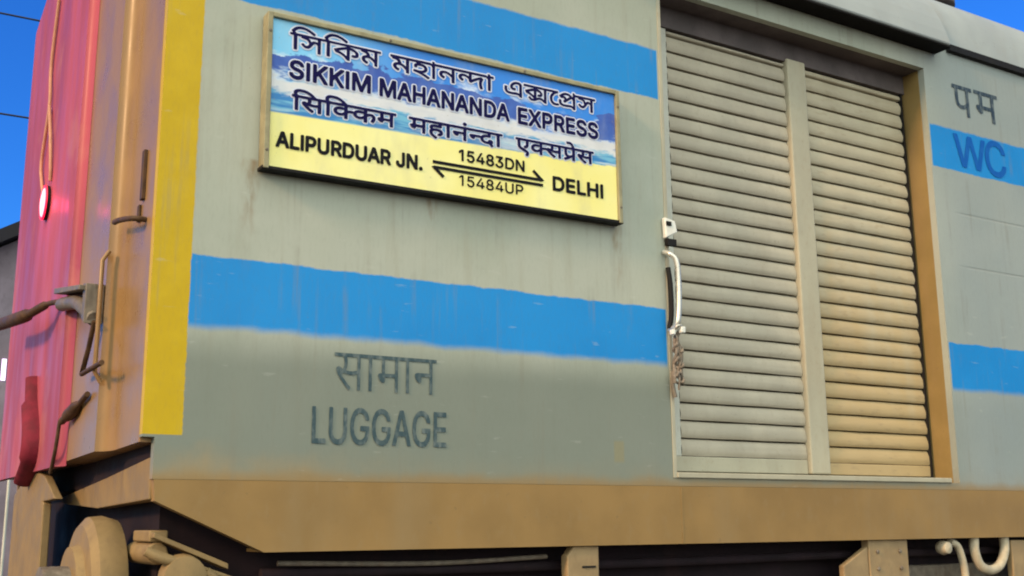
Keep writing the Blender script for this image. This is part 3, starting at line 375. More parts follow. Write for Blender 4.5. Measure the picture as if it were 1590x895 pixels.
 'EXPRESS*': (1.5237, 2.7556, '823,166 792,166 773,162 757,153 739,134 719,156 703,164 688,166 664,166 650,164 634,156 621,143 618,142 614,153 605,162 600,164 506,164 501,162 493,155 490,140 473,155 458,162 442,165 384,165 376,164 371,161 365,155 362,140 341,157 322,164 258,165 250,164 242,159 232,164 210,165 202,164 197,161 189,153 178,135 170,127 167,129 151,153 141,162 136,164 114,165 107,164 99,161 91,164 85,165 -3,164 -8,162 -13,158 -17,153 -19,148 -19,1 -17,-4 -13,-9 -8,-13 -3,-15 87,-16 99,-13 112,-16 133,-15 138,-13 146,-5 159,14 170,27 179,15 191,-2 200,-12 205,-15 227,-16 234,-15 243,-11 251,-15 277,-15 283,-12 291,-2 293,35 315,36 336,41 349,49 362,61 363,-1 368,-9 373,-13 378,-15 403,-15 408,-13 416,-5 418,6 418,38 421,40 429,30 445,-2 455,-12 461,-15 488,-15 496,-11 506,-15 512,-16 602,-15 607,-13 613,-7 618,2 632,-8 642,-13 664,-18 679,-19 696,-17 707,-13 720,-7 739,11 755,-5 767,-12 779,-16 799,-19 824,-17 845,-8 851,-4 864,9 872,25 874,44 872,59 867,70 846,91 860,94 869,102 871,107 871,116 867,132 861,142 848,154 836,161|235,120 236,111 235,34 227,43 205,76 205,79 227,111|104,120 127,91 135,76 109,38 103,33 95,37 87,38 39,39 38,46 40,48 80,48 91,51 98,57 101,62 102,81 99,92 91,100 80,102 40,102 38,103 38,110 90,111 95,113 101,119|607,113 608,95 595,102 549,102 546,105 547,110 549,111 594,111|810,111 813,111 816,108 816,102 811,102 802,105 794,110 799,112|682,112 685,111 688,108 690,103 688,102 674,105 666,110 671,112|437,110 442,108 443,100 440,95 432,94 419,95 419,110|309,110 312,110 315,107 315,95 311,91 293,90 292,110|735,95 744,78 757,65 764,60 747,59 744,60 736,75 719,91|613,82 626,68 636,60 619,59 613,56 607,49 605,39 603,38 547,39 546,46 549,48 589,48 595,49 602,52 607,57 611,63|490,65 491,59 490,38 483,47 480,55 485,62|787,51 799,49 813,44 816,41 813,38 808,37 792,38 787,43 785,51|661,51 682,46 688,41 685,38 680,37 664,38 661,41 658,51'),
 'd1': (0.4829, 2.6280, '355,176 326,176 319,175 313,175 300,171 291,166 279,156 277,152 275,144 275,133 276,127 275,125 273,125 199,125 197,127 185,138 172,148 158,157 137,166 127,170 107,175 97,175 91,176 60,176 55,175 51,175 43,173 30,168 22,162 15,156 13,151 11,144 11,138 13,127 12,126 11,125 1,125 -2,122 -3,120 -4,117 -3,108 -1,104 3,103 20,103 22,101 22,5 23,2 25,0 28,-1 46,-1 49,0 52,4 52,100 52,101 54,103 57,103 124,103 127,102 129,98 129,95 130,90 128,82 125,76 124,75 123,76 115,80 107,82 99,82 91,80 86,77 81,72 81,60 87,52 94,45 97,43 103,37 127,19 147,6 159,-1 164,-3 167,-2 179,5 181,8 181,13 179,17 151,33 135,44 131,48 132,50 134,51 142,50 147,48 156,48 163,47 201,47 207,48 211,48 212,47 212,45 212,7 213,4 214,2 217,-1 220,-1 236,-1 239,0 241,2 242,4 243,7 243,100 243,101 244,103 246,103 281,103 283,103 284,101 284,5 286,2 287,0 291,-1 308,-1 311,0 314,4 315,100 315,101 316,103 319,103 435,103 436,101 436,98 436,93 435,91 431,93 427,93 422,95 391,95 387,93 380,93 371,90 361,85 353,77 349,72 345,63 345,53 348,45 350,40 353,37 363,29 374,25 382,23 387,23 391,21 407,21 412,23 420,23 435,28 436,28 436,26 437,4 439,0 441,-1 444,-1 462,-1 465,0 468,4 468,45 469,48 470,49 478,53 486,55 513,55 515,54 517,45 522,37 524,35 537,27 550,23 556,23 561,21 575,21 582,23 590,23 604,28 606,26 606,24 606,5 607,2 609,0 612,-1 633,-1 636,2 638,5 638,47 638,50 641,53 651,58 662,61 670,61 676,58 678,56 681,50 681,45 679,39 672,28 667,21 667,16 668,15 673,12 686,7 691,7 700,16 704,21 708,29 711,39 711,55 708,64 705,68 697,75 687,80 679,82 652,82 639,78 638,79 638,80 638,101 639,103 641,103 750,103 751,101 751,100 751,69 750,68 740,67 734,66 730,63 727,56 728,52 730,47 740,37 748,32 759,28 769,28 775,30 780,34 783,40 784,45 785,47 836,47 838,45 838,44 838,4 841,0 844,-1 862,-1 865,0 867,2 868,5 868,101 870,103 871,103 892,103 896,106 897,109 897,120 894,124 892,125 889,125 463,125 461,127 454,133 451,135 444,141 438,146 423,155 406,164 396,168 379,173 374,173 369,175 361,175|345,154 361,154 382,149 401,141 419,129 421,127 420,126 417,125 315,125 311,126 309,128 305,136 307,143 309,146 316,150 329,154 335,154 340,155|83,154 97,154 123,147 139,140 153,131 158,127 158,126 155,125 51,125 47,126 43,133 42,138 43,143 48,148 57,152 65,154 73,154 78,155|836,103 838,101 838,98 838,71 838,69 836,68 787,68 785,68 784,69 783,100 784,101 785,103|604,103 606,101 606,98 606,93 604,91 601,93 590,95 561,95 556,93 553,93 540,90 531,85 518,73 515,76 511,77 487,77 483,76 478,75 473,74 470,74 468,76 468,100 468,101 470,103|211,103 212,101 212,98 212,74 212,72 211,71 203,69 191,69 185,68 169,68 164,69 159,69 158,70 157,71 161,84 161,96 160,101 161,103|604,75 606,72 605,55 599,51 588,46 580,44 563,44 553,47 549,50 547,53 547,60 547,63 553,69 564,72 599,72 603,74|435,75 436,72 436,58 436,55 434,53 419,46 411,44 391,44 380,49 378,53 376,58 378,63 380,66 383,69 395,72 430,72 433,74'),
 'd1*': (0.4829, 2.6280, '363,186 356,187 323,187 310,185 295,181 283,174 268,160 264,149 263,138 260,136 203,137 191,147 163,167 140,177 110,185 92,187 59,187 39,183 23,177 15,172 5,160 0,148 -1,136 -9,132 -13,125 -15,109 -13,101 -7,95 -2,93 9,92 11,90 11,2 17,-8 27,-12 51,-11 57,-8 62,-1 63,5 63,88 65,92 67,92 83,92 85,90 75,82 70,74 70,58 78,45 97,28 121,10 142,-4 163,-14 172,-12 185,-4 190,1 192,7 193,13 191,20 185,26 172,34 174,36 198,36 201,34 202,2 204,-4 211,-10 217,-12 238,-12 244,-10 249,-6 253,4 254,88 255,92 257,92 271,92 273,90 273,4 278,-6 287,-12 311,-12 318,-9 323,-3 326,5 326,90 327,92 345,92 348,92 349,90 339,79 334,63 335,48 343,31 358,20 379,12 390,10 406,10 423,12 425,11 426,2 428,-4 433,-9 439,-12 465,-12 475,-6 479,4 480,40 491,44 505,43 516,28 534,16 559,10 577,10 593,12 595,11 596,-1 604,-10 612,-12 636,-11 644,-6 648,2 649,44 655,48 665,50 668,50 670,47 667,39 657,26 656,20 656,13 659,8 663,4 683,-3 689,-4 695,-3 708,8 715,18 723,37 742,23 761,17 772,17 782,20 790,28 795,36 823,36 827,34 827,4 830,-4 835,-9 841,-12 863,-12 873,-8 879,2 879,90 881,92 892,92 899,94 905,100 908,108 908,120 906,127 900,133 892,136 468,136 438,160 409,175 380,184|358,143 376,138 373,136 321,136 318,138 332,143|94,143 112,138 109,136 59,136 55,138 68,143|825,92 827,88 827,80 825,79 798,79 795,80 795,90 796,92|739,92 740,90 740,80 727,75 719,68 705,83 693,90 697,92|516,92 519,90 516,88 481,87 479,88 481,92|199,92 201,88 201,82 200,80 182,79 172,80 172,90 174,92|588,61 590,60 588,58 577,55 565,55 559,58 567,61|419,61 421,60 418,58 407,55 395,55 389,58 398,61'),
 'd2': (0.9896, 2.6280, '528,165 524,165 516,163 513,160 507,153 507,147 510,141 513,138 519,135 531,134 539,137 544,141 546,147 546,152 544,157 540,160 535,163|896,125 3,125 -1,124 -3,121 -4,110 -3,107 -2,105 1,104 30,104 31,104 33,102 33,70 31,69 23,67 19,67 14,65 9,61 7,57 7,53 9,48 19,38 25,34 36,29 54,29 57,30 62,35 63,38 64,45 65,46 119,46 121,45 121,43 121,5 123,1 124,0 127,0 147,0 150,1 151,3 151,101 152,102 153,104 273,104 274,102 275,101 274,97 273,96 235,96 230,94 219,94 206,91 196,85 193,82 190,73 190,65 192,59 198,51 197,49 191,43 187,33 187,22 189,16 192,9 204,-3 211,-8 233,-22 243,-27 246,-27 251,-25 260,-19 263,-16 263,-11 262,-10 255,-5 239,3 228,10 222,16 219,21 218,25 219,30 222,34 227,38 236,41 246,41 252,43 260,43 265,41 271,41 278,39 283,37 285,35 286,33 286,30 284,27 279,24 267,20 265,19 263,16 264,13 271,1 273,0 278,0 292,3 307,11 312,16 316,22 318,29 317,35 315,43 305,53 299,57 284,62 278,62 273,64 243,64 236,62 227,62 225,63 222,65 222,69 222,70 227,73 230,73 302,74 304,75 306,78 307,102 308,104 310,104 347,104 348,104 350,102 350,5 351,1 353,0 356,0 375,0 379,1 381,5 382,101 382,102 383,104 510,104 511,102 511,99 511,80 511,78 510,77 422,77 415,74 412,70 411,67 411,59 414,53 422,44 428,40 435,37 443,35 454,35 460,38 464,41 466,46 467,54 468,56 510,56 511,54 511,53 511,5 513,1 515,0 518,0 537,0 540,1 541,3 542,101 542,102 543,104 748,104 750,102 750,99 750,94 748,93 727,93 723,91 718,91 710,89 705,87 694,82 689,78 681,71 678,75 675,77 582,76 574,72 571,67 571,62 573,56 577,49 587,42 596,37 601,35 614,35 617,35 620,37 625,41 627,45 627,54 628,56 676,56 678,54 678,45 681,38 687,30 695,24 705,19 723,14 727,14 732,13 764,12 771,6 774,1 783,-9 787,-11 788,-11 803,-8 807,-5 809,-2 809,1 808,5 803,8 796,16 796,17 796,18 803,24 806,30 805,38 803,43 800,46 791,51 785,53 769,53 761,50 756,46 753,41 753,35 751,34 743,33 739,35 732,35 724,37 716,41 713,43 710,48 709,53 710,59 713,62 716,64 724,68 732,70 739,70 745,72 775,72 779,73 780,75 782,78 782,101 782,102 783,104 839,104 841,102 841,101 841,3 843,1 846,0 868,0 872,3 873,6 873,102 875,104 876,104 897,104 900,105 902,109 902,120 900,123|119,104 121,102 121,99 121,72 121,70 119,69 67,69 65,69 64,70 63,101 64,102 65,104'),
 'd2*': (0.9896, 2.6280, '536,174 521,175 511,173 505,168 499,161 496,155 496,145 498,137 497,136 1,136 -7,133 -13,128 -15,121 -15,107 -12,99 -5,94 1,93 20,93 22,91 22,80 6,73 -1,67 -3,59 -3,49 -1,43 12,29 20,24 33,18 54,18 63,21 76,35 108,35 110,33 111,0 116,-8 124,-11 150,-11 156,-8 160,-3 162,5 163,91 164,93 185,93 186,91 182,85 179,73 179,62 183,51 176,35 176,21 179,11 184,1 198,-13 227,-31 241,-38 251,-38 265,-30 272,-23 276,-11 295,-7 311,1 319,8 325,16 329,29 326,45 323,51 309,64 316,73 318,91 321,93 337,93 339,91 339,3 343,-7 351,-11 380,-10 387,-7 391,0 393,6 393,89 395,93 499,93 500,89 499,88 422,88 415,86 407,81 401,73 400,67 400,54 404,46 415,35 430,27 439,24 455,24 464,27 471,33 479,45 499,45 500,41 501,3 503,-3 507,-8 513,-11 535,-11 542,-10 547,-8 551,-3 552,1 553,89 554,93 684,93 687,91 681,87 585,88 577,86 566,80 560,69 560,61 562,53 569,41 580,33 593,26 601,24 615,24 622,25 630,30 635,37 639,45 665,45 678,24 690,14 702,9 719,4 732,2 759,1 779,-19 785,-22 791,-22 806,-18 813,-15 819,-8 820,-2 819,8 812,16 817,29 816,40 814,46 805,56 787,64 792,75 793,91 796,93 827,93 830,91 830,5 831,-2 836,-8 843,-11 871,-10 881,-3 884,5 884,91 886,93 903,94 910,99 912,105 912,123 911,128 907,132 902,135 895,136 556,136 555,137 557,152 555,160 547,169|108,93 110,89 110,81 108,80 78,80 75,81 75,91 76,93|751,61 754,59 742,46 727,48 721,53 727,57|257,32 260,30 254,22 252,10 244,13 230,24 231,27 238,30'),
 'd3': (1.5078, 2.6280, '574,176 542,175 535,173 534,169 534,165 538,157 543,152 547,152 558,155 564,155 572,153 579,150 584,144 589,137 593,128 593,126 591,125 3,125 -1,124 -3,121 -4,109 -2,105 -1,104 14,104 15,104 17,102 17,57 21,43 25,37 30,32 36,27 52,19 91,4 102,-2 104,-5 104,-8 101,-15 97,-19 97,-26 100,-29 116,-35 119,-35 121,-34 126,-29 131,-23 133,-18 135,-10 135,-5 135,-2 133,5 131,8 126,13 119,17 103,25 67,40 55,45 51,50 48,56 47,59 47,101 48,102 49,104 51,104 99,104 100,104 102,102 102,70 100,64 92,60 83,57 81,56 79,53 80,48 83,40 86,36 89,35 95,37 100,37 108,39 119,44 126,51 130,59 131,64 132,69 132,101 132,102 134,104 244,104 246,102 246,99 246,93 244,90 241,92 235,94 199,94 195,93 190,92 180,89 170,83 162,75 158,67 158,64 158,51 160,45 162,40 169,33 175,29 182,26 195,22 225,22 233,24 244,29 246,27 246,5 247,1 251,0 270,0 273,1 275,5 275,45 275,48 279,51 291,54 297,54 302,56 321,56 334,43 337,41 351,28 364,19 393,0 395,-1 398,-2 403,-1 412,5 417,9 417,13 416,14 409,19 395,28 379,39 367,48 366,49 369,51 371,51 375,49 382,49 387,48 398,48 404,46 427,46 433,48 443,48 444,46 444,45 445,3 446,1 449,0 470,0 473,3 473,6 473,102 475,104 476,104 510,104 511,102 511,101 512,57 513,53 518,45 526,36 534,32 534,30 531,29 508,19 505,16 504,14 503,11 505,8 513,0 519,-3 543,7 595,32 596,30 596,6 598,3 599,1 603,0 623,0 626,3 627,6 627,102 628,104 630,104 695,104 698,102 700,99 702,89 700,81 697,76 695,76 687,79 681,81 668,81 660,78 654,72 654,62 656,57 674,38 702,17 726,1 731,-1 737,-2 740,0 750,6 751,8 751,11 751,14 750,16 740,21 723,32 704,46 702,48 702,49 705,51 707,51 721,48 734,48 740,46 763,46 769,48 777,48 778,46 779,45 779,5 782,1 785,0 804,0 807,1 809,5 809,102 811,104 812,104 831,104 835,105 836,107 836,110 836,120 835,123 833,124 830,125 625,125 624,126 613,147 603,161 593,169 587,172|777,104 778,102 779,99 779,73 778,72 777,70 772,70 766,69 731,69 727,69 727,70 727,72 731,80 731,97 730,102 731,103 734,104|595,104 596,102 596,101 596,61 595,57 587,53 577,50 567,48 561,48 556,49 553,50 549,51 547,53 544,56 542,59 542,65 540,70 540,102 542,104 543,104|443,104 444,102 444,99 444,73 444,72 443,70 436,70 430,69 395,69 393,69 391,70 394,77 396,85 396,94 395,99 395,102 396,104|363,103 366,94 366,86 364,80 361,76 359,76 353,79 347,81 334,81 331,81 321,76 316,77 289,77 276,73 275,75 275,101 275,102 276,104 359,104|244,79 246,77 246,57 244,55 242,53 227,45 217,43 203,44 196,46 190,51 188,54 188,61 190,65 193,68 201,71 207,72 212,73 222,73 227,72 238,72 241,73'),
 'd3*': (1.5078, 2.6280, '582,185 575,187 540,186 529,182 525,177 523,173 524,160 529,151 535,144 545,141 563,144 572,141 575,137 574,136 1,136 -7,133 -13,128 -15,121 -15,107 -13,101 -9,96 6,91 6,54 11,38 16,30 23,23 31,17 90,-8 86,-19 86,-27 88,-32 95,-39 115,-46 126,-44 135,-35 143,-23 146,-13 146,0 141,13 132,22 119,30 134,43 140,54 143,67 143,91 147,93 161,93 162,91 152,80 147,67 147,48 150,40 155,32 169,20 179,15 191,12 225,11 233,13 235,11 235,1 237,-3 241,-8 247,-11 271,-11 281,-7 285,3 286,40 292,43 307,45 316,44 337,26 358,10 388,-11 395,-13 404,-12 412,-9 423,0 427,6 428,14 425,20 420,25 408,33 411,35 431,35 433,33 433,3 438,-6 447,-11 468,-11 475,-10 481,-5 484,3 484,89 486,93 487,93 499,93 500,91 501,56 504,46 512,33 499,25 495,21 493,14 495,3 507,-9 516,-14 524,-14 583,14 585,13 587,0 595,-9 603,-11 625,-11 633,-6 637,3 638,91 639,93 654,93 658,93 660,91 652,86 644,77 643,62 645,54 649,48 667,30 696,8 726,-11 734,-13 743,-11 759,0 762,5 762,11 762,17 758,24 743,33 745,35 766,35 767,33 768,3 772,-5 782,-11 806,-11 815,-7 820,3 820,91 822,93 838,94 845,101 847,107 847,121 843,131 838,134 831,136 633,136 631,137 619,159 609,171 598,179|766,93 768,89 767,82 766,80 745,80 742,81 742,91 743,93|583,93 585,89 585,65 577,62 566,59 555,61 551,73 551,91 555,93|431,93 433,89 433,83 431,81 411,80 407,81 407,91 409,93|323,93 325,91 318,88 287,88 286,89 287,93|89,93 91,91 90,72 75,65 71,61 68,53 62,54 58,61 59,91 62,93|219,62 228,60 229,59 223,56 207,54 200,57 204,60'),
 'ALIPURDUAR': (0.4252, 2.4669, '925,127 882,127 879,125 875,121 874,116 874,5 876,1 881,-4 884,-4 895,-4 898,-3 902,1 903,5 903,39 905,40 906,41 916,40 918,40 919,39 938,4 943,-3 948,-4 961,-4 964,-3 968,2 969,5 968,9 955,34 951,41 949,47 960,60 963,68 965,76 965,92 962,105 958,111 949,119 942,123 937,125|821,127 807,127 804,125 800,121 761,9 761,5 762,2 764,-1 767,-4 770,-4 780,-4 783,-4 786,-1 790,4 798,26 799,27 801,28 833,27 834,25 842,4 844,0 849,-4 852,-4 863,-4 866,-3 870,2 871,5 871,10 832,119 826,125 823,127|747,127 738,127 735,126 732,124 730,121 729,116 729,44 726,34 722,28 714,24 711,23 702,23 695,25 690,28 686,36 684,44 684,116 683,121 679,125 676,127 673,127 665,127 662,126 658,124 656,121 655,116 655,36 658,26 663,15 674,4 678,1 684,-2 695,-6 716,-6 729,-2 737,2 748,13 750,17 754,23 756,29 756,36 758,41 758,117 757,121 754,124 751,126|592,127 553,127 548,124 545,119 545,5 546,1 550,-3 553,-4 594,-4 599,-3 606,-2 612,0 625,7 636,18 643,33 645,39 647,49 647,76 643,90 636,104 625,116 618,120 610,124|496,127 455,127 450,124 447,119 447,5 449,1 452,-3 455,-4 468,-4 471,-3 475,2 476,7 476,39 478,40 479,41 489,40 490,40 509,4 515,-3 519,-4 534,-4 537,-3 538,-1 540,2 540,7 539,10 533,23 529,29 520,47 521,49 532,60 537,73 537,93 534,101 530,109 521,119 510,125|424,127 415,127 412,126 409,124 406,121 406,116 405,41 403,34 401,29 394,25 388,23 377,23 372,25 366,31 363,37 361,47 361,116 360,121 356,125 353,127 350,127 343,127 340,126 337,124 334,121 334,116 334,31 338,20 342,13 351,4 358,0 367,-4 375,-6 393,-6 401,-4 412,1 418,5 423,10 429,18 433,28 434,36 434,117 434,121 431,124 428,126|285,127 242,127 239,125 235,121 234,116 234,5 236,1 241,-4 244,-4 255,-4 258,-3 262,1 263,5 263,34 263,36 265,37 284,37 289,39 295,39 302,41 306,44 314,50 319,57 323,65 326,74 326,90 323,100 319,108 313,116 305,121 295,125|213,127 204,127 201,126 196,122 194,117 194,5 195,2 198,-1 201,-4 204,-4 214,-4 217,-4 222,1 223,5 223,117 222,121 220,124 217,126|126,127 118,127 114,126 110,122 108,119 108,7 109,2 113,-3 118,-4 177,-4 182,-4 186,1 188,5 188,17 186,20 185,21 180,23 140,23 138,23 137,25 137,117 136,121 134,124 130,126|54,127 42,127 39,126 34,122 30,114 -5,10 -6,4 -5,1 -2,-3 -1,-4 2,-4 14,-4 18,-3 22,1 24,5 31,26 33,28 34,28 63,28 66,27 68,25 75,2 78,-1 81,-4 84,-4 97,-4 100,-3 104,2 105,5 104,9 66,117 63,122 60,125 57,127|922,98 927,98 930,96 932,95 935,92 937,87 937,82 934,74 932,72 927,70 905,70 903,71 903,73 903,98 905,100 906,100 916,100|495,98 498,98 504,95 507,90 508,87 508,79 506,75 503,71 498,70 478,70 476,71 476,73 476,98 478,100 479,100 489,100|282,98 289,97 295,92 297,87 297,79 294,73 290,68 287,66 265,66 263,68 263,69 263,98 265,100 266,100 276,100|599,97 607,93 610,90 613,87 617,79 618,73 618,66 619,61 618,57 618,50 617,44 612,34 607,30 604,28 596,25 588,23 575,23 574,25 574,26 574,97 575,98 577,98 594,98|49,78 50,75 56,58 56,57 55,55 44,55 42,55 41,57 47,75|815,76 817,76 818,73 823,58 823,57 822,55 810,55 808,57 812,69'),
 'JN.': (0.9353, 2.4669, '182,126 169,125 166,124 164,122 163,119 162,58 162,57 161,55 154,64 126,111 118,123 113,125 97,126 92,125 89,122 87,119 87,116 87,6 88,1 90,-2 95,-4 108,-4 113,-2 115,1 116,6 116,63 117,66 118,67 119,66 156,6 161,-1 166,-4 182,-4 186,-3 190,-1 191,2 191,6 191,118 190,121 188,124 185,125|66,126 52,125 49,124 47,122 46,119 46,34 44,29 42,26 39,24 34,22 29,23 26,25 24,28 22,33 21,44 18,47 15,50 12,50 1,50 -2,49 -6,44 -7,41 -7,28 -3,15 2,7 7,3 14,-2 25,-5 28,-6 42,-5 54,-2 60,3 66,9 69,12 72,18 74,30 74,118 74,121 71,124 68,125|222,30 214,30 209,28 204,23 201,15 201,9 204,2 209,-2 217,-5 222,-5 228,-2 234,4 236,7 236,17 234,22 228,28 225,29'),
 'DELHI': (1.7003, 2.4765, '536,132 522,132 519,131 514,127 513,122 513,6 514,2 516,-1 519,-3 522,-4 537,-4 540,-3 545,1 546,6 546,122 546,126 543,129 540,131|483,132 466,132 463,130 461,127 460,122 460,82 460,81 458,79 457,79 401,79 399,81 399,82 399,124 398,129 396,130 393,132 375,132 371,130 367,127 366,124 366,121 366,7 366,2 370,-2 375,-4 391,-4 394,-3 398,-1 399,4 399,49 399,50 401,52 402,52 458,52 460,50 460,49 460,4 462,-1 463,-2 466,-4 484,-4 489,-2 492,1 493,4 494,7 494,122 493,126 490,129 487,131|278,132 262,132 259,130 257,129 255,126 255,6 256,1 259,-2 263,-4 343,-4 348,-3 353,1 354,4 354,7 354,15 354,18 351,22 348,24 343,25 290,25 289,25 287,26 287,124 286,127 284,130 281,132|229,132 145,132 140,130 137,127 135,124 135,121 135,6 137,1 140,-2 143,-4 146,-4 230,-4 234,-2 238,1 239,6 239,17 238,20 233,24 228,25 172,25 170,25 169,26 169,28 169,47 169,49 170,50 225,50 229,52 232,55 233,58 233,71 231,74 226,78 222,79 172,79 170,79 169,81 169,82 169,102 169,103 170,105 230,105 234,106 236,108 237,111 237,126 236,129 234,130 231,132|61,132 1,132 -4,130 -6,127 -7,122 -7,4 -6,-1 -2,-3 2,-4 57,-4 62,-3 68,-2 81,2 92,7 97,10 102,15 108,22 112,28 117,38 119,44 121,54 121,74 119,84 114,98 103,113 90,122 82,126 73,130|50,103 58,103 70,99 74,97 81,90 85,82 89,70 89,62 87,52 85,46 81,38 78,35 68,29 54,25 26,25 25,26 25,28 25,103 26,105 30,105 44,105'),
 '15483DN': (1.2254, 2.5364, '313,104 310,105 294,105 286,103 283,102 278,99 270,91 268,86 266,80 266,72 268,65 270,61 275,56 276,54 275,53 272,51 269,48 264,41 262,35 263,21 267,13 274,6 284,1 291,-1 313,-1 324,2 329,5 339,14 342,21 343,30 341,38 337,46 329,54 329,56 336,63 338,69 338,72 338,83 334,91 326,99 318,103|650,102 648,103 636,103 633,102 631,99 630,96 630,41 630,38 628,38 587,97 582,102 579,103 566,104 563,103 561,102 560,97 560,6 560,3 562,1 564,0 576,0 579,2 581,5 582,8 582,61 580,67 582,68 628,2 632,0 646,0 649,1 651,2 652,6 652,97 652,101|509,102 504,104 460,104 457,103 455,101 454,97 454,6 455,3 457,1 504,0 513,2 528,10 535,17 540,24 544,37 545,40 545,65 541,77 536,86 528,94 513,101|430,102 425,104 368,104 364,103 361,100 360,97 360,91 361,88 364,86 399,85 399,83 398,81 381,64 379,59 380,49 381,48 384,47 396,47 406,44 409,42 412,38 414,33 414,27 413,24 408,19 401,17 388,17 382,20 379,22 376,29 374,31 371,32 358,31 356,30 355,27 355,24 357,17 361,11 366,6 377,1 385,-1 406,-1 418,3 424,7 432,15 434,19 436,27 436,35 433,43 427,52 420,57 408,62 408,64 431,89 431,99|225,102 222,103 211,103 208,102 206,100 176,51 167,38 165,33 165,25 166,21 169,20 213,19 214,17 214,6 216,3 219,1 220,0 228,0 232,1 234,3 235,18 236,19 246,20 249,22 250,25 250,33 248,36 244,38 236,38 235,39 234,62 233,65 230,67 220,67 218,65 216,64 214,61 214,40 213,38 193,38 192,38 191,40 216,80 224,93 226,97 226,101|143,102 139,104 88,104 84,103 82,101 80,93 80,85 78,80 78,72 77,67 77,61 75,56 76,51 80,49 84,48 89,47 92,47 104,51 116,51 125,46 128,41 130,37 129,30 126,24 121,19 116,17 107,17 100,19 96,24 94,29 91,31 80,31 76,30 74,27 74,25 76,17 81,10 85,6 91,2 94,1 102,-1 120,-1 128,1 131,2 137,7 144,14 150,25 150,41 148,49 144,56 135,64 128,68 120,70 104,70 100,69 99,70 98,73 100,83 102,85 137,85 142,86 144,88 145,91 145,99|41,102 36,104 20,103 0,89 -2,88 -3,85 -3,72 -2,70 1,69 4,70 19,79 20,80 22,79 22,6 23,5 25,2 28,0 40,1 43,3 44,6 44,96 44,99|307,87 313,84 316,81 318,75 316,69 313,65 304,62 299,62 291,66 289,67 287,72 288,80 292,85 296,86|500,85 507,83 513,80 520,73 522,69 525,57 525,45 523,37 518,28 513,24 507,21 500,19 494,19 489,17 476,17 475,18 474,21 475,83 476,85|302,45 310,43 316,40 320,35 322,32 321,27 320,24 315,19 308,17 302,16 296,17 288,21 285,24 283,30 286,38 288,40 294,43'),
 '15484UP': (1.2257, 2.4280, '308,96 304,97 292,97 283,95 276,91 268,83 266,81 264,75 264,67 266,61 270,55 275,51 265,42 261,35 261,32 261,24 263,17 264,15 273,6 278,3 289,0 307,0 316,2 326,7 328,9 333,14 337,22 337,32 334,38 330,45 324,48 322,51 330,59 332,64 332,77 331,80 329,83 323,90 316,94|609,94 604,95 563,95 559,94 558,91 558,6 560,3 563,2 571,2 574,3 575,6 575,32 576,33 603,34 611,35 620,39 630,49 631,51 634,61 634,67 633,75 630,81 628,83 624,88 614,93|536,94 532,95 523,95 521,94 519,91 518,30 517,25 512,20 507,17 504,16 497,15 494,14 484,16 480,17 473,21 471,24 468,32 468,91 466,94 464,95 454,95 451,93 450,89 450,32 454,19 457,14 461,9 470,4 483,0 504,0 516,4 523,7 531,15 535,22 537,30 537,91|410,94 406,95 396,95 393,93 353,33 352,30 352,24 353,20 356,19 400,19 401,17 402,6 402,3 404,2 414,2 417,3 418,5 419,18 420,19 430,19 432,21 433,24 433,30 432,32 430,33 420,33 419,35 418,59 418,61 416,62 406,62 402,61 402,57 402,37 401,35 400,33 376,33 374,33 373,35 375,38 408,88 410,93|221,94 219,95 209,95 207,94 204,91 167,37 165,32 165,24 166,21 168,19 212,19 214,17 214,6 215,3 217,2 225,2 228,3 231,6 232,18 233,19 241,19 243,20 245,22 246,25 245,30 243,32 241,33 233,33 231,35 231,57 229,61 225,62 217,62 215,61 214,57 214,37 214,35 213,33 188,33 186,33 185,35 219,86 221,91|141,94 137,95 88,95 84,95 82,93 82,91 81,85 80,81 80,73 79,70 78,62 77,59 77,51 78,48 80,47 86,46 89,45 102,50 115,50 122,46 125,43 129,37 130,33 129,29 124,20 122,17 118,16 110,14 107,14 97,18 93,22 91,27 89,28 80,28 76,27 75,24 76,19 79,13 84,7 94,2 100,0 118,0 126,2 132,6 142,16 146,25 146,38 144,46 139,53 134,58 123,63 118,64 115,65 110,65 105,64 100,63 97,62 96,63 95,65 95,69 97,72 97,80 99,81 139,82 140,83 141,85 142,91|40,94 36,95 24,95 20,95 3,83 0,80 -1,78 -1,69 0,67 1,66 4,67 20,77 22,77 24,77 24,6 25,3 27,2 38,2 40,3 41,5 41,91|300,83 307,81 313,78 315,73 315,67 313,62 308,59 302,57 292,57 288,60 283,65 281,70 283,75 286,79 289,81 297,83|600,82 609,78 612,77 614,73 616,70 616,61 613,54 604,49 600,49 596,48 577,48 576,49 575,51 576,80 577,81 579,82|302,43 313,38 316,35 319,29 318,24 316,20 310,16 302,14 294,14 283,18 280,21 278,25 278,30 280,35 284,39 289,42 296,43'),
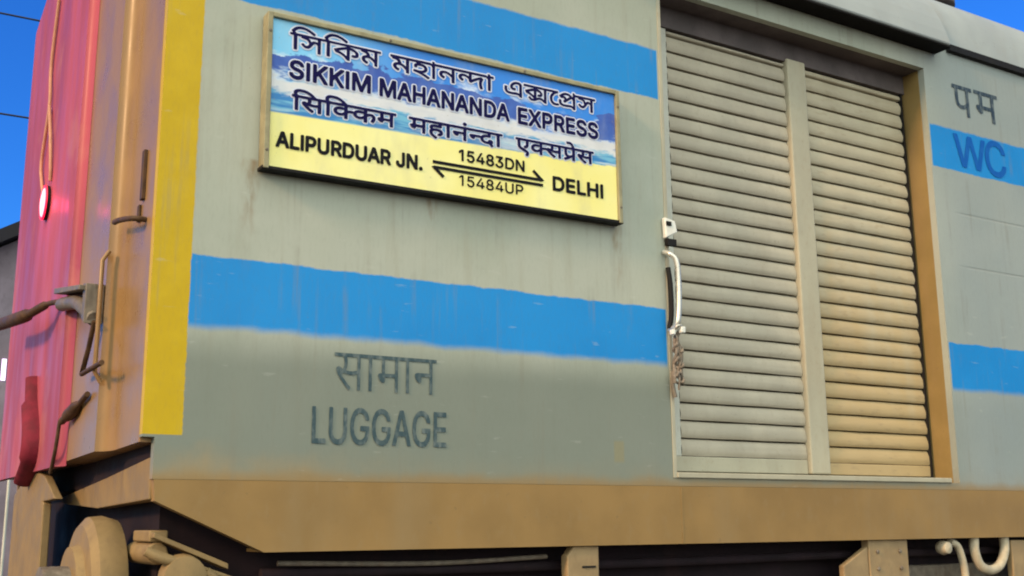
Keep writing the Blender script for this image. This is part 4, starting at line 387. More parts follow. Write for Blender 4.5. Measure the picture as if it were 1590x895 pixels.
 'LUGGAGE': (0.6237, 1.3402, '932,282 912,283 908,281 903,281 895,278 884,270 868,255 861,244 853,228 848,215 842,186 841,180 840,175 840,162 838,158 838,122 840,116 840,103 841,98 842,92 843,87 845,74 850,58 853,50 861,34 868,23 883,9 895,1 903,-2 911,-4 933,-4 946,-1 953,2 959,6 965,11 970,16 980,30 989,47 996,68 996,74 998,79 998,87 999,92 999,137 999,140 997,142 996,143 992,144 928,144 924,142 923,138 923,111 925,107 927,106 930,104 965,104 968,103 968,95 964,78 960,66 955,57 951,50 947,46 941,42 935,39 930,37 917,37 911,39 906,40 901,43 890,55 884,65 880,74 875,90 874,94 871,106 871,116 870,122 870,158 871,162 871,172 873,177 875,188 880,204 884,214 889,223 896,231 906,238 917,242 925,242 933,240 940,237 946,232 951,225 955,218 959,210 964,196 965,191 968,187 972,186 992,186 996,187 997,190 998,198 994,214 989,228 979,249 973,256 959,270 953,274 943,279|583,282 562,283 549,279 543,276 536,272 529,266 521,258 516,252 511,243 503,226 498,212 495,199 493,186 491,182 491,172 490,167 490,110 491,105 491,97 493,92 493,86 498,66 503,52 513,31 521,20 529,12 536,6 546,1 554,-2 562,-4 584,-4 592,-2 605,4 612,8 625,22 633,33 642,54 647,73 647,79 649,84 649,98 650,103 650,137 649,140 645,143 576,143 575,142 573,140 573,137 573,111 574,108 576,106 580,104 615,104 618,104 619,103 618,98 617,90 614,74 607,58 603,52 594,43 589,40 580,37 568,37 560,39 549,45 542,52 534,65 529,76 524,94 524,97 523,102 522,108 521,113 521,134 519,138 521,145 521,166 522,170 523,177 524,182 524,185 528,198 533,210 536,217 542,226 548,232 554,237 559,239 568,242 576,242 583,240 592,235 601,226 609,212 612,204 616,190 618,187 621,186 642,186 645,187 648,191 649,193 647,198 647,204 640,226 631,246 624,257 612,268 605,274 594,279|400,282 381,283 376,281 372,281 364,278 352,270 337,255 330,244 323,230 316,209 310,186 310,180 309,175 309,162 307,158 307,122 309,116 309,103 310,98 310,92 312,87 314,74 319,58 322,50 330,34 337,23 352,9 364,1 372,-2 380,-4 402,-4 415,-1 421,2 428,6 434,11 439,16 449,30 458,47 464,68 465,74 466,79 467,87 468,92 468,137 468,140 466,142 464,143 461,144 397,144 394,142 392,138 392,111 394,107 396,106 399,104 434,104 436,103 437,95 433,78 429,66 424,57 420,50 415,46 410,42 404,39 399,37 386,37 380,39 375,40 370,43 359,55 353,65 349,74 343,90 343,94 340,106 340,116 338,122 339,158 340,162 340,172 342,177 343,188 349,204 353,214 358,223 365,231 375,238 386,242 394,242 402,240 408,237 415,232 420,225 424,218 428,210 433,196 434,191 437,187 440,186 461,186 464,187 466,190 466,198 465,202 464,207 458,228 449,247 444,254 428,270 423,274 412,279|1138,279 1034,280 1031,278 1028,274 1027,6 1028,2 1029,0 1031,-1 1138,-1 1141,-1 1144,1 1144,2 1145,33 1144,36 1141,38 1061,38 1060,38 1058,41 1059,119 1060,120 1063,120 1132,120 1135,122 1137,124 1138,129 1138,153 1137,156 1133,159 1061,160 1059,161 1059,239 1061,240 1140,241 1142,242 1143,246 1143,273 1142,276|757,279 732,279 728,276 725,271 722,258 721,254 716,231 715,226 709,204 709,199 701,170 701,166 695,143 694,138 687,110 686,105 680,82 680,78 674,55 673,50 663,7 663,4 664,2 668,-1 690,-1 693,0 695,2 696,6 697,10 701,26 702,31 704,41 705,46 708,55 710,66 712,73 714,74 776,74 777,73 779,68 782,54 783,49 789,26 789,22 792,9 795,2 799,-1 802,-1 821,-1 824,0 826,2 826,7 822,25 821,30 812,65 812,70 793,145 792,150 775,218 775,223 766,258 765,263 762,275 760,278|276,279 255,279 251,276 250,273 250,97 248,90 248,82 246,78 246,74 243,63 239,55 235,49 231,45 221,39 215,37 207,35 199,37 191,39 184,43 180,48 175,55 171,63 167,74 167,78 166,82 166,92 164,98 164,274 160,278 156,280 138,279 136,278 133,274 133,87 134,81 134,71 136,66 136,62 141,46 145,36 152,25 156,18 166,9 173,3 181,-1 191,-4 197,-4 204,-6 212,-6 216,-4 221,-4 234,0 245,6 258,19 262,25 269,38 276,55 279,71 279,81 281,87 281,271 280,276|21,279 0,279 -4,276 -5,273 -4,4 -1,0 2,-1 104,-1 108,2 110,7 110,31 108,34 104,38 29,38 27,39 26,271 25,276|744,218 747,209 747,206 749,201 751,188 753,178 756,166 761,143 762,138 766,122 767,114 767,114 764,113 722,114 721,116 727,140 727,145 732,161 732,166 736,183 742,212'),
 'saman': (0.7056, 1.5459, '887,290 6,290 3,290 2,288 2,266 3,263 4,262 73,262 76,262 78,260 82,245 82,236 84,231 84,205 83,200 82,192 81,186 75,172 72,166 68,166 67,166 63,170 60,175 56,179 49,182 40,185 32,183 25,180 20,173 17,164 17,156 18,152 19,148 25,132 27,128 33,117 53,87 56,84 61,76 71,63 75,58 88,40 102,25 104,21 115,10 117,7 121,3 123,2 125,4 128,7 133,13 139,21 139,23 132,30 130,34 113,51 111,55 104,62 95,74 90,79 89,82 84,87 65,114 63,119 63,122 64,124 69,127 73,130 80,134 81,134 99,128 112,125 120,125 124,123 132,123 137,122 153,122 158,123 169,123 177,125 185,128 190,128 192,127 193,124 193,7 194,5 196,5 218,5 219,7 219,10 219,256 220,260 224,262 284,262 288,262 290,258 290,8 291,6 292,5 296,5 315,5 316,6 317,8 317,256 318,260 320,262 323,262 396,262 400,262 402,260 402,256 402,154 402,152 400,151 388,151 376,147 371,140 370,135 369,132 371,124 374,114 382,99 389,90 395,84 401,79 406,77 412,76 419,78 422,80 426,85 429,93 429,119 430,120 432,121 512,122 515,120 516,117 516,8 516,6 518,5 521,5 540,5 542,6 542,8 543,258 545,262 548,262 608,262 611,261 613,260 614,256 614,8 614,6 616,5 635,5 638,5 640,6 640,8 640,256 641,260 643,262 646,262 819,262 822,260 823,256 823,178 822,174 819,174 713,174 708,172 704,172 699,169 696,166 692,157 692,148 696,133 702,120 706,114 711,108 720,99 729,94 732,93 737,93 744,96 749,103 750,109 751,140 753,143 756,144 819,144 822,143 823,140 823,7 825,5 827,5 846,5 848,5 849,6 850,8 850,258 852,261 854,262 887,263 888,266 888,287|513,262 515,260 516,256 516,156 515,152 512,151 433,151 430,152 429,156 429,256 430,260 432,262 435,262 510,262|190,262 192,260 193,256 193,164 192,160 187,158 176,155 171,154 168,153 160,153 155,151 124,151 121,153 113,153 110,154 105,155 99,157 98,159 98,160 104,173 105,178 109,191 109,200 110,205 110,229 109,234 109,242 106,252 106,258 106,261 110,262 187,262'),
 'pa': (4.6205, 3.4132, '363,384 360,385 3,385 0,384 -1,382 -2,342 0,338 3,338 44,337 46,336 46,209 48,203 48,190 49,187 50,179 51,176 51,171 53,164 57,153 65,137 73,125 84,115 91,110 102,103 113,98 124,95 137,91 152,91 158,90 164,91 182,91 185,93 198,95 222,103 241,113 243,114 244,113 245,8 246,4 249,2 296,2 299,2 300,4 300,336 301,337 304,338 360,338 363,338 364,342 364,380|243,337 244,336 245,334 245,179 245,176 244,174 236,167 219,155 208,148 201,145 192,142 179,139 148,139 136,142 125,147 120,152 112,161 105,179 103,185 103,198 102,203 102,336 105,338'),
 'ma': (4.8247, 3.4170, '448,380 444,382 3,382 0,381 -2,377 -2,340 0,337 3,336 86,336 88,336 89,334 89,201 88,200 86,199 57,199 49,197 40,194 30,184 27,179 27,163 29,156 36,144 41,137 49,129 52,124 56,122 64,114 78,105 96,96 108,93 121,93 129,95 136,98 144,103 147,107 151,113 153,120 153,148 153,150 155,152 310,152 312,150 312,148 312,4 313,2 316,2 369,2 372,2 374,4 375,8 375,334 377,336 379,336 444,336 448,337 450,339 450,342 450,376 450,379|310,336 312,334 312,331 312,203 312,201 310,200 156,199 155,200 153,201 153,332 153,334 155,336'),
 'W': (4.5955, 3.0894, '576,396 571,398 515,398 512,397 508,395 504,390 436,163 423,118 419,101 417,98 416,100 407,134 385,203 331,382 328,392 324,395 321,397 318,398 256,398 252,397 249,395 244,390 241,380 235,360 170,150 156,100 155,98 153,101 146,131 139,153 134,169 72,377 67,392 65,394 62,396 57,398 1,398 -2,397 -6,395 -9,390 -10,385 -6,371 109,6 113,-1 118,-5 123,-6 187,-6 190,-6 193,-4 198,1 277,252 284,279 286,282 288,279 301,232 310,206 374,1 379,-4 382,-6 385,-6 449,-6 452,-6 456,-4 459,0 463,6 526,208 579,374 581,382 581,388 579,393'),
 'C': (4.8819, 3.0783, '218,453 212,454 190,454 182,453 168,452 150,449 129,444 108,435 88,424 68,410 42,384 28,365 14,339 7,323 1,304 -6,274 -7,267 -8,263 -8,255 -10,248 -10,192 -8,186 -8,178 -7,173 -6,167 -1,144 4,127 9,112 17,95 29,74 48,51 60,38 66,34 72,28 91,15 110,5 132,-4 153,-9 158,-9 163,-10 169,-11 176,-12 220,-12 227,-11 233,-10 251,-7 272,-1 281,3 300,13 321,27 342,46 345,50 357,64 364,75 376,99 383,119 386,136 386,141 384,146 380,149 377,150 323,150 316,149 313,147 310,143 303,122 295,106 289,99 275,85 268,80 259,74 244,67 235,64 220,61 214,60 208,59 188,59 182,60 176,61 155,66 147,69 134,75 116,88 103,101 93,114 88,123 79,141 73,159 68,181 68,189 66,195 66,210 65,218 65,224 66,231 67,247 68,251 68,259 72,277 78,297 84,311 91,323 100,336 105,342 108,346 120,356 132,365 150,373 164,378 180,381 190,381 196,383 201,383 206,382 216,381 236,376 251,371 260,366 278,354 285,347 293,338 297,331 305,315 310,299 312,296 316,293 321,292 376,292 379,292 382,294 384,296 386,299 386,307 381,328 369,357 359,375 349,387 327,410 312,422 302,427 280,439 272,442 246,449 228,452'),
}

# ------------------------------------------------------------------ the ground and the track
def structure(o): o['kind'] = 'structure'; return o
def f(bm): bm.faces.new([bm.verts.new(p) for p in ((-1500,-1500,0),(1500,-1500,0),(1500,1500,0),(-1500,1500,0))])
structure(part('ground', 'ground', None, f))
def f(bm):
    for x in (-60, 60): pass
    prism(bm, [(-60,-0.3,0.004),(-60,0.2,0.22),(-60,3.0,0.22),(-60,3.5,0.004)], (120, 0, 0))
structure(part('track_bed', 'ground', None, f))
for ry in (0.76, 2.44):
    o = boxes('rail', 'rail', None, ((-60,ry-0.034,0.36),(60,ry+0.034,0.40)), ((-60,ry-0.009,0.24),(60,ry+0.009,0.362)), ((-60,ry-0.07,0.22),(60,ry+0.07,0.242)))
    structure(o)

# ------------------------------------------------------------------ the coach
WID = 3.20; CL = 16.0
coach = empty('train_coach', (8.0, 1.6, 0.40), 'grey luggage coach with blue bands, yellow corner strip and louvred doors', 'train coach')
DX0, DX1, DZ0, DZ1 = 2.385, 4.374, 1.236, 3.65      # door opening
def f(bm):
    T = 0.04
    xs = [0.0, 0.043, DX0, DX1, CL]; zs = [1.20, 1.345, DZ0 if False else 1.345, DZ1, 3.83]
    def rect(x0, x1, z0, z1): box(bm, (x0, 0, z0), (x1, T, z1))
    rect(0.043, DX0, 1.20, 1.345); rect(0.0, DX0, 1.345, DZ1); rect(0.0, DX0, DZ1, 3.83)
    rect(DX0, DX1, DZ1, 3.83); rect(DX0, DX1, 1.20, DZ0)
    rect(DX1, CL, 1.20, 3.83)
bm = bmesh.new(); f(bm)
bmesh.ops.remove_doubles(bm, verts=bm.verts, dist=1e-5)
# drop the doubled inner faces where the pieces butt
seen = {}
for fc in list(bm.faces):
    k = tuple(sorted(v.index for v in fc.verts)) if False else tuple(sorted((round(v.co.x,4), round(v.co.y,4), round(v.co.z,4)) for v in fc.verts))
    seen.setdefault(k, []).append(fc)
bmesh.ops.delete(bm, geom=[q for L in seen.values() if len(L) > 1 for q in L], context='FACES')
side = finish(bm, 'side_wall', 'side', coach)

for k, m in (('LUGGAGE', 'faded'), ('saman', 'faded'), ('pa', 'slate'), ('ma', 'slate'), ('W', 'wcblue'), ('C', 'wcblue')):
    lettering(k, -0.003, m, side)

boxes('side_wall', 'sole', coach, ((0.061,WID-0.04,1.20),(CL,WID,3.83)))
boxes('end_wall', 'sole', coach, ((CL-0.05,0.041,1.20),(CL-0.001,WID-0.041,4.3)))
# sole bar with its tapered nose
def f(bm):
    prism(bm, [(0.048,0.0008,1.1994),(0.056,0.0008,1.125),(0.455,0.0008,0.944),(CL,0.0008,0.944),(CL,0.0008,1.1994)], (0, 0.0522, 0))
    prism(bm, [(0.456,0.0531,0.944),(0.456,0.20,0.944),(CL,0.20,0.944),(CL,0.0531,0.944)], (0, 0, 0.012))
part('sole_bar', 'sole', coach, f)
boxes('weld_seam', 'sole', coach, ((2.405,-0.0008,0.948),(2.415,0.0005,1.196)))

# end wall: a strip of columns following the coach's end in plan, roofline on top
def roof_z(y):
    y = min(y, WID-y); y = max(y, 0.0)
    P = [(0, 3.83), (0.012, 3.95), (0.04, 4.06), (0.09, 4.16), (0.16, 4.235), (0.3, 4.325), (0.6, 4.42), (1.0, 4.47), (1.6, 4.49)]
    for (a, za), (b, zb) in zip(P, P[1:]):
        if y <= b: return za + (zb-za)*(y-a)/(b-a)
    return P[-1][1]
def col_strip(bm, cols, zb, back=0.06, top=roof_z):
    A = []
    for y, x in cols: A.append((x, y))
    front = [[bm.verts.new((x, y, z)) for z in (zb(y), 2.4, min(3.7, top(y)-0.05), top(y))] for x, y in A]
    rear = [[bm.verts.new((back, y, z)) for z in (zb(y), 2.4, min(3.7, top(y)-0.05), top(y))] for x, y in A]
    for i in range(len(A)-1):
        for k in range(3):
            bm.faces.new((front[i][k], front[i+1][k], front[i+1][k+1], front[i][k+1]))
            bm.faces.new((rear[i][k], rear[i][k+1], rear[i+1][k+1], rear[i+1][k]))
        bm.faces.new((front[i][0], rear[i][0], rear[i+1][0], front[i+1][0]))
        bm.faces.new((front[i][3], front[i+1][3], rear[i+1][3], rear[i][3]))
    for E in (0, -1):
        for k in range(3): bm.faces.new((front[E][k], front[E][k+1], rear[E][k+1], rear[E][k]))
def f(bm):
    cols = [(0.0415, 0.004), (0.046, 0.0015), (0.055, 0.0), (0.20, 0.0), (0.40, 0.0)]
    for k in range(1, 9):
        a = k/8*math.pi/2; cols.append((0.40+0.10*math.sin(a), -0.055*(1-math.cos(a))))
    cols += [(0.62, -0.057), (1.05, -0.057)]
    cols += [(2.15, -0.057), (2.7, -0.057), (2.8, 0.0), (3.14, 0.0), (3.19, 0.004), (3.2, 0.02)]
    col_strip(bm, cols, lambda y: 1.33 - 0.02*min(y, 1.0))
end = part('end_wall', 'endpaint', coach, f, 60)
# gangway cover, standing proud of the end
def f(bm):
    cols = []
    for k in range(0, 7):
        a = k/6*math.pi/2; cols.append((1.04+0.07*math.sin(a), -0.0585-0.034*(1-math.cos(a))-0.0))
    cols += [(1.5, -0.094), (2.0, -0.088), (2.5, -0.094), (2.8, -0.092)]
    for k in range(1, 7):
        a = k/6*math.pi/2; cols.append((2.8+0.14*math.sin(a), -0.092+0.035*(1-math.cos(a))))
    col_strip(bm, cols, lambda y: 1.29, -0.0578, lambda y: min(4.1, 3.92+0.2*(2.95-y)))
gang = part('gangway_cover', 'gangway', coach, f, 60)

# roof skin with its rain gutter
def f(bm):
    ys = [0.0, 0.012, 0.025, 0.04, 0.065, 0.09, 0.125, 0.16, 0.23, 0.3, 0.45, 0.6, 0.8, 1.0, 1.3, 1.6]
    ys += [WID-y for y in ys[-2::-1]]
    rows = []
    for x in (0.03, 4.0, 8.0, CL):
        rows.append([bm.verts.new((x, y, roof_z(y)+0.012)) for y in ys])
    for A, B in zip(rows, rows[1:]):
        for i in range(len(ys)-1): bm.faces.new((A[i], B[i], B[i+1], A[i+1]))
roof = part('roof', 'roof', coach, f, 40)
def f(bm):
    prism(bm, [(4.60,-0.001,3.80),(4.60,-0.028,3.805),(4.60,-0.028,3.845),(4.60,-0.001,3.842)], (CL-4.60, 0, 0))
part('rain_gutter', 'black', roof, f)
def f(bm):    # canopy over the luggage doors
    lathe(bm, [(0, 0.15), (0.035, 0.15), (0.05, 0.11)], (5.04, 0.40, 4.36), (0, 0, 1))
part('roof_vent', 'dark', roof, f, 40)
# canopy over the doors
def f(bm):
    prof = [(-0.001, 3.768), (-0.118, 3.772), (-0.124, 3.782), (-0.104, 3.86), (-0.072, 3.95), (-0.02, 4.06), (0.05, 4.16), (0.10, 4.20), (0.10, 4.0)]
    prism(bm, [(1.9, y, z) for y, z in prof], (2.58, 0, 0))
can = part('door_canopy', 'roof', coach, f, None, 0.012)
boxes('canopy_shade_sheet', 'canopydark', can, ((1.9,-0.116,3.762),(4.49,-0.0005,3.7665)))  # dark sheet added as the shade under the canopy

# ---- door recess
REC = 0.18
frame = boxes('door_frame', 'reveal', coach, ((DX1,0.0405,DZ0),(DX1+0.05,REC+0.06,DZ1)), bevel=0.004)
boxes('inner_jamb', 'trim', frame, ((DX0-0.05,0.0405,DZ0),(DX0,REC+0.06,DZ1)))
boxes('edge_strip', 'post', frame, ((DX0-0.020,-0.004,DZ0),(DX0+0.001,0.0,DZ1)), bevel=0.002)
boxes('gap_shade_strip', 'black', frame, ((4.3425,REC-0.028,1.264),(4.355,REC+0.03,3.5345)))  # black strip stands in for the shaded gap beside the leaf
boxes('soffit', 'dark', frame, ((DX0,0.0405,DZ1),(DX1,REC+0.06,DZ1+0.03)), ((DX0,REC-0.03,3.535),(DX1,REC+0.03,DZ1)))
boxes('door_recess_backing', 'black', coach, ((DX0-0.04,REC+0.065,DZ0-0.02),(DX1+0.04,REC+0.08,DZ1)))
boxes('door_sill', 'post', coach, ((DX0,-0.010,1.2365),(4.30,REC+0.05,1.262)), bevel=0.004)

PITCH_Z = 0.0862
def leaf(x0, x1, zoff, stile_l, stile_r, mat='louvre'):
    d = bpy.data.meshes.new('door_leaf')
    zb, zt = 1.275, 3.535
    def f(bm):
        prof = []; z = zb + 0.075 + zoff; first = True
        while z < zt - 0.01:
            top = min(z + PITCH_Z, zt)
            for k in range(9):
                t = k/8
                a = 0.10 + 0.80*t**0.9
                prof.append((REC + 0.010 - 0.026*math.sin(math.pi*a)**0.45 - 0.010*(1-t), z + (top-z-0.0075)*t))
            prof.append((REC + 0.045, top-0.006)); prof.append((REC + 0.045, top-0.0005))
            z += PITCH_Z
        A = [bm.verts.new((x0+stile_l, y, z)) for y, z in prof]; n_ = 6
        rows = [A]
        for q in range(1, n_+1):
            xx = x0+stile_l + (x1-stile_r-x0-stile_l)*q/n_
            rows.append([bm.verts.new((xx, y + random.uniform(-0.0015, 0.0015), z + random.uniform(-0.0012, 0.0012))) for y, z in prof])
        for P, Q in zip(rows, rows[1:]):
            for i in range(len(prof)-1): bm.faces.new((P[i], Q[i], Q[i+1], P[i+1]))
    o = part('door_leaf', mat, coach, f, 50)
    bs = [((x0, REC-0.022, zb), (x1, REC+0.03, zb+0.072+zoff))]
    boxes('bottom_rail', mat if mat != 'louvre' else 'post', o, *bs, bevel=0.004)
    st = []
    if stile_l: st.append(((x0, REC-0.02, zb+0.072+zoff), (x0+stile_l, REC+0.03, zt)))
    if stile_r: st.append(((x1-stile_r, REC-0.02, zb+0.072+zoff), (x1, REC+0.03, zt)))
    if st: boxes('stile', 'trim', o, *st, bevel=0.004)
    return o
leaf(2.50, 3.39, 0.0, 0.055, 0.0)
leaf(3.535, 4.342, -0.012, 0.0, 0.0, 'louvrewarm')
boxes('door_post', 'post', coach, ((3.392,REC-0.045,1.275),(3.532,REC+0.03,3.548)), bevel=0.008)

# latch, handle, dark bar standing in for the shaded gap by the handle
def f(bm):
    prism(bm, [(2.345,-0.03,2.452),(2.405,-0.034,2.440),(2.418,-0.034,2.385),(2.350,-0.03,2.352)], (0, 0.026, 0))
lt = part('door_latch', 'white', coach, f, None, 0.005)
boxes('latch_slot', 'black', lt, ((2.352,-0.0365,2.412),(2.380,-0.0305,2.432)))
boxes('latch_block', 'black', lt, ((2.358,-0.030,2.318),(2.412,-0.008,2.350)))
hd = rod('door_handle', 'chrome', coach, [(2.350,-0.008,2.285),(2.358,-0.045,2.270),(2.380,-0.062,2.235),(2.388,-0.062,2.15),(2.384,-0.062,2.02),(2.372,-0.058,1.935),(2.366,-0.01,1.915)], 0.0125)
rod('handle_gap_shade', 'black', hd, [(2.362,-0.02,2.21),(2.366,-0.028,2.12),(2.366,-0.028,1.99),(2.358,-0.02,1.92)], 0.012)

# ---- end fittings
hs_ = part('headstock', 'endbeige', coach, lambda bm: prism(bm, [(0.046,0.0415,1.279),(0.046,0.738,1.231),(0.046,1.764,1.169),(0.046,1.591,1.142),(0.046,0.881,1.112),(0.046,0.0415,1.131)], (0.06, 0, 0)), None, 0.004)
part('underframe', 'undershade', coach, lambda bm: (box(bm, (0.14,0.25,0.62), (CL,2.95,1.19)), box(bm, (0.062,0.10,1.20), (0.30,3.1,1.60)), box(bm, (0.5,0.30,0.42), (3.2,2.9,0.61)), box(bm, (5.2,0.25,0.42), (9,2.9,0.61))))
def f(bm): lathe(bm, [(-0.02,0.10),(0,0.29),(0.05,0.305),(0.10,0.30),(0.125,0.27),(0.13,0.20),(0.16,0.19)], (0.05,0.56,0.775), (-1,0,0), 40)
bf = part('buffer', 'endbeige', coach, f, 35)
part('buffer_plunger', 'iron', bf, lambda bm: lathe(bm, [(0,0.12),(0.10,0.12),(0.105,0.0)], (-0.108,0.56,0.775), (-1,0,0)), 35)
def f(bm):
    tube(bm, [(0.10,0.10,0.945),(0.10,0.42,0.945)], 0.04); 
    box(bm, (0.07,0.10,0.985),(0.135,0.34,1.025))
part('coupling_block', 'endbeige', coach, f, 40, 0.006)
def f(bm):
    P = [(0.075,0.08,1.012),(0.345,0.08,0.905)]
    prism(bm, [(0.075,0.06,1.018),(0.345,0.06,0.906),(0.345,0.06,0.886),(0.075,0.06,1.000)], (0,0.09,0))
    prism(bm, [(0.060,0.05,0.968),(0.385,0.05,0.852),(0.385,0.05,0.838),(0.060,0.05,0.952)], (0,0.07,0))
part('brake_bracket', 'endbeige', coach, f, None, 0.003)
def f(bm):
    lathe(bm, [(0,0.02),(0.01,0.075),(0.06,0.085),(0.11,0.07),(0.12,0.02)], (0.185,0.02,0.86), (0,1,0), 20)
    tube(bm, smooth_path([(0.05,0.06,0.955),(0.10,0.05,0.93),(0.16,0.05,0.915)]), 0.018)
    tube(bm, smooth_path([(0.26,0.05,0.88),(0.30,0.05,0.84),(0.31,0.05,0.76)]), 0.02)
part('brake_valve', 'endbeige', coach, f, 40)
def f(bm):
    prism(bm, [(-0.075,1.44,1.15),(-0.075,1.14,1.156),(-0.075,1.44,1.262),(-0.075,1.60,1.285),(-0.075,1.95,1.285),(-0.075,2.30,1.20),(-0.075,2.30,0.42),(-0.075,1.40,0.42),(-0.075,1.42,1.14)], (0.035,0,0))
part('gangway_foot', 'endbeige', coach, f, None, 0.02)
rod('brake_hose', 'crimson', coach, [(-0.09,1.78,1.74),(-0.095,1.70,1.60),(-0.10,1.58,1.46),(-0.10,1.60,1.35),(-0.09,1.86,1.25)], [0.05]*6+[0.065]*13+[0.055]*6, 14, 0.45)
st_ = rod('grab_rail', 'endpaint', coach, [(-0.056,0.47,2.10),(-0.080,0.47,2.06),(-0.080,0.47,1.62),(-0.056,0.47,1.58)], 0.009, 8, sm=False)
jc = part('jumper_bracket', 'iron', coach, lambda bm: (
    prism(bm, [(-0.060,0.52,1.965),(-0.060,1.10,2.055),(-0.060,1.10,2.030),(-0.060,0.52,1.945)], (-0.09,0,0)),
    tube(bm, smooth_path([(-0.11,1.12,1.99),(-0.11,0.80,1.945),(-0.11,0.62,1.895),(-0.09,0.50,1.83)]), 0.030, 10, 1.0),
    prism(bm, [(-0.058,0.50,1.97),(-0.058,0.56,1.98),(-0.058,0.56,1.84),(-0.058,0.50,1.81)], (-0.07,0,0))), 40, 0.003)
rod('jumper_cable', 'rustiron', jc, [(-0.12,1.10,2.00),(-0.15,1.25,2.01),(-0.20,1.40,1.985),(-0.23,1.60,1.99),(-0.24,2.2,2.05)], [0.012]*7+[0.02]*6+[0.03]*12, 10)
rod('release_rod', 'rustiron', jc, [(-0.09,0.49,1.82),(-0.092,0.56,1.72),(-0.095,0.64,1.63),(-0.09,0.30,1.635)], 0.010, 8, sm=False)
rod('door_strap', 'rustiron', coach, [(-0.072,0.62,1.55),(-0.076,0.85,1.51),(-0.09,1.03,1.475)], [0.012]*5+[0.026]*5+[0.016]*3, 8)
rod('strap_tail', 'rustiron', coach, [(-0.098,1.03,1.475),(-0.10,1.07,1.36),(-0.10,1.15,1.264)], 0.008, 8)
hk = rod('end_hook', 'rustiron', coach, [(-0.002,0.13,2.155),(-0.05,0.14,2.155),(-0.06,0.30,2.185),(-0.055,0.42,2.205)], 0.011, 8)
part('end_bracket', 'rustiron', coach, lambda bm: (box(bm, (-0.014,0.17,2.245),(-0.001,0.205,2.44)), box(bm, (-0.010,0.22,2.17),(-0.001,0.25,2.235))), None, 0.002)

# ---- below the sole bar
def strut(x0, x1, zt, slot):
    def f(bm):
        prism(bm, [(x0,0.02,0.70),(x0,0.02,0.90),(x0+0.035,0.02,0.942),(x1,0.02,0.942),(x1,0.02,0.70)], (0,0.05,0))
    return part('step_strut', 'beige', coach, f, None, 0.006)
s1 = strut(1.790, 1.955, 0.94, True)
boxes('strut_slot', 'black', s1, ((1.865,0.016,0.852),(1.935,0.021,0.860)))
def f(bm):
    prism(bm, [(3.64,0.02,0.60),(3.64,0.02,0.9425),(3.935,0.02,0.9425),(3.935,0.02,0.60)], (0,0.05,0))
    prism(bm, [(3.455,0.024,0.60),(3.455,0.024,0.82),(3.637,0.024,0.912),(3.637,0.024,0.60)], (0,0.035,0))
part('hanger_plate', 'beige', coach, f, None, 0.006)
boxes('side_plate', 'beige', coach, ((4.80,0.02,0.55),(5.30,0.06,0.926)), bevel=0.006)
rod('air_hose', 'hose', coach, [(4.505,0.04,0.945),(4.502,0.04,0.87),(4.54,0.04,0.795),(4.625,0.04,0.768),(4.71,0.04,0.795),(4.762,0.04,0.87),(4.765,0.04,0.945)], 0.026, 12)
rod('drain_pipe', 'hose', coach, [(4.30,0.04,0.925),(4.355,0.04,0.905),(4.385,0.04,0.85),(4.405,0.04,0.76),(4.41,0.04,0.60)], 0.020, 10)
part('pipe_valve', 'hose', coach, lambda bm: lathe(bm, [(0,0.005),(0.008,0.03),(0.04,0.04),(0.07,0.03),(0.08,0.005)], (4.245,0.00,0.895), (0,1,0), 16), 40)
boxes('equipment_case', 'iron', coach, ((4.10,0.20,0.50),(5.6,0.249,0.80)), bevel=0.01)
rod('cable_run', 'hose', coach, [(0.55,0.12,0.90),(1.2,0.12,0.885),(1.75,0.12,0.90)], 0.010, 8).data.materials[0] = MAT['iron']
rod('brake_pipe', 'undershade', coach, [(0.5,0.16,0.86),(2.4,0.16,0.86),(4.0,0.16,0.87),(9,0.16,0.87)], 0.022, 10)
for bx, bz in ((3.70,0.885),(3.87,0.885),(3.70,0.80),(3.87,0.80)):
    part('bolt', 'iron', coach, lambda bm: lathe(bm, [(0,0.011),(0.006,0.011),(0.009,0.006)], (bx,0.0195,bz), (0,-1,0), 6), 30)
# bogie below the near end
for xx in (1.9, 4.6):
    part('wheel', 'undershade', coach, lambda bm: lathe(bm, [(0,0.10),(0,0.44),(0.03,0.46),(0.13,0.455),(0.13,0.10)], (xx, 0.70, 0.86), (0,1,0), 32), 30)

# ------------------------------------------------------------------ destination board
board = empty('destination_board', (1.215, -0.03, 2.36), 'train name board with mountain picture, three scripts and yellow route strip', 'sign')
X0, X1, Z0, Z1 = 0.397, 2.052, 2.384, 2.990
def f(bm):
    w = 0.022
    box(bm, (X0-0.024,-0.064,Z0-0.012), (X0-0.002,-0.004,Z1+0.019))
    box(bm, (X1+0.002,-0.064,Z0-0.014), (X1+0.022,-0.004,Z1+0.019))
    box(bm, (X0-0.002,-0.064,Z1+0.001), (X1+0.002,-0.004,Z1+0.019))
fr = part('frame', 'frame', board, f, None, 0.003)
for sx, sz in ((X0-0.013, Z0+0.06), (X0-0.013, Z1-0.06), (X1+0.012, Z0+0.06), (X1+0.012, Z1-0.06), (X0+0.5, Z1+0.010), (X1-0.5, Z1+0.010)):
    part('screw', 'iron', fr, lambda bm: lathe(bm, [(0,0.006),(0.003,0.0055),(0.004,0.001)], (sx,-0.0638,sz), (0,-1,0), 10), 40)
boxes('bottom_channel', 'black', board, ((X0-0.028,-0.060,Z0-0.0155),(X1+0.026,-0.004,Z0-0.0005)), bevel=0.003)  # black colour carries the shade of the frame's underside
boxes('board_face', 'board', board, ((X0-0.001,-0.050,Z0),(X1+0.001,-0.030,Z1+0.001)))
for k in ('b1', 'b2', 'b3', 'SIKKIM', 'MAHANANDA', 'EXPRESS', 'd1', 'd2', 'd3'):
    h_ = lettering(k+'*', -0.0515 if k[0] in 'SME' else (-0.0522 if k[0] == 'b' else -0.0508), 'halo', board, 'letter_outline')
    lettering(k, -0.0535, 'navy', board)
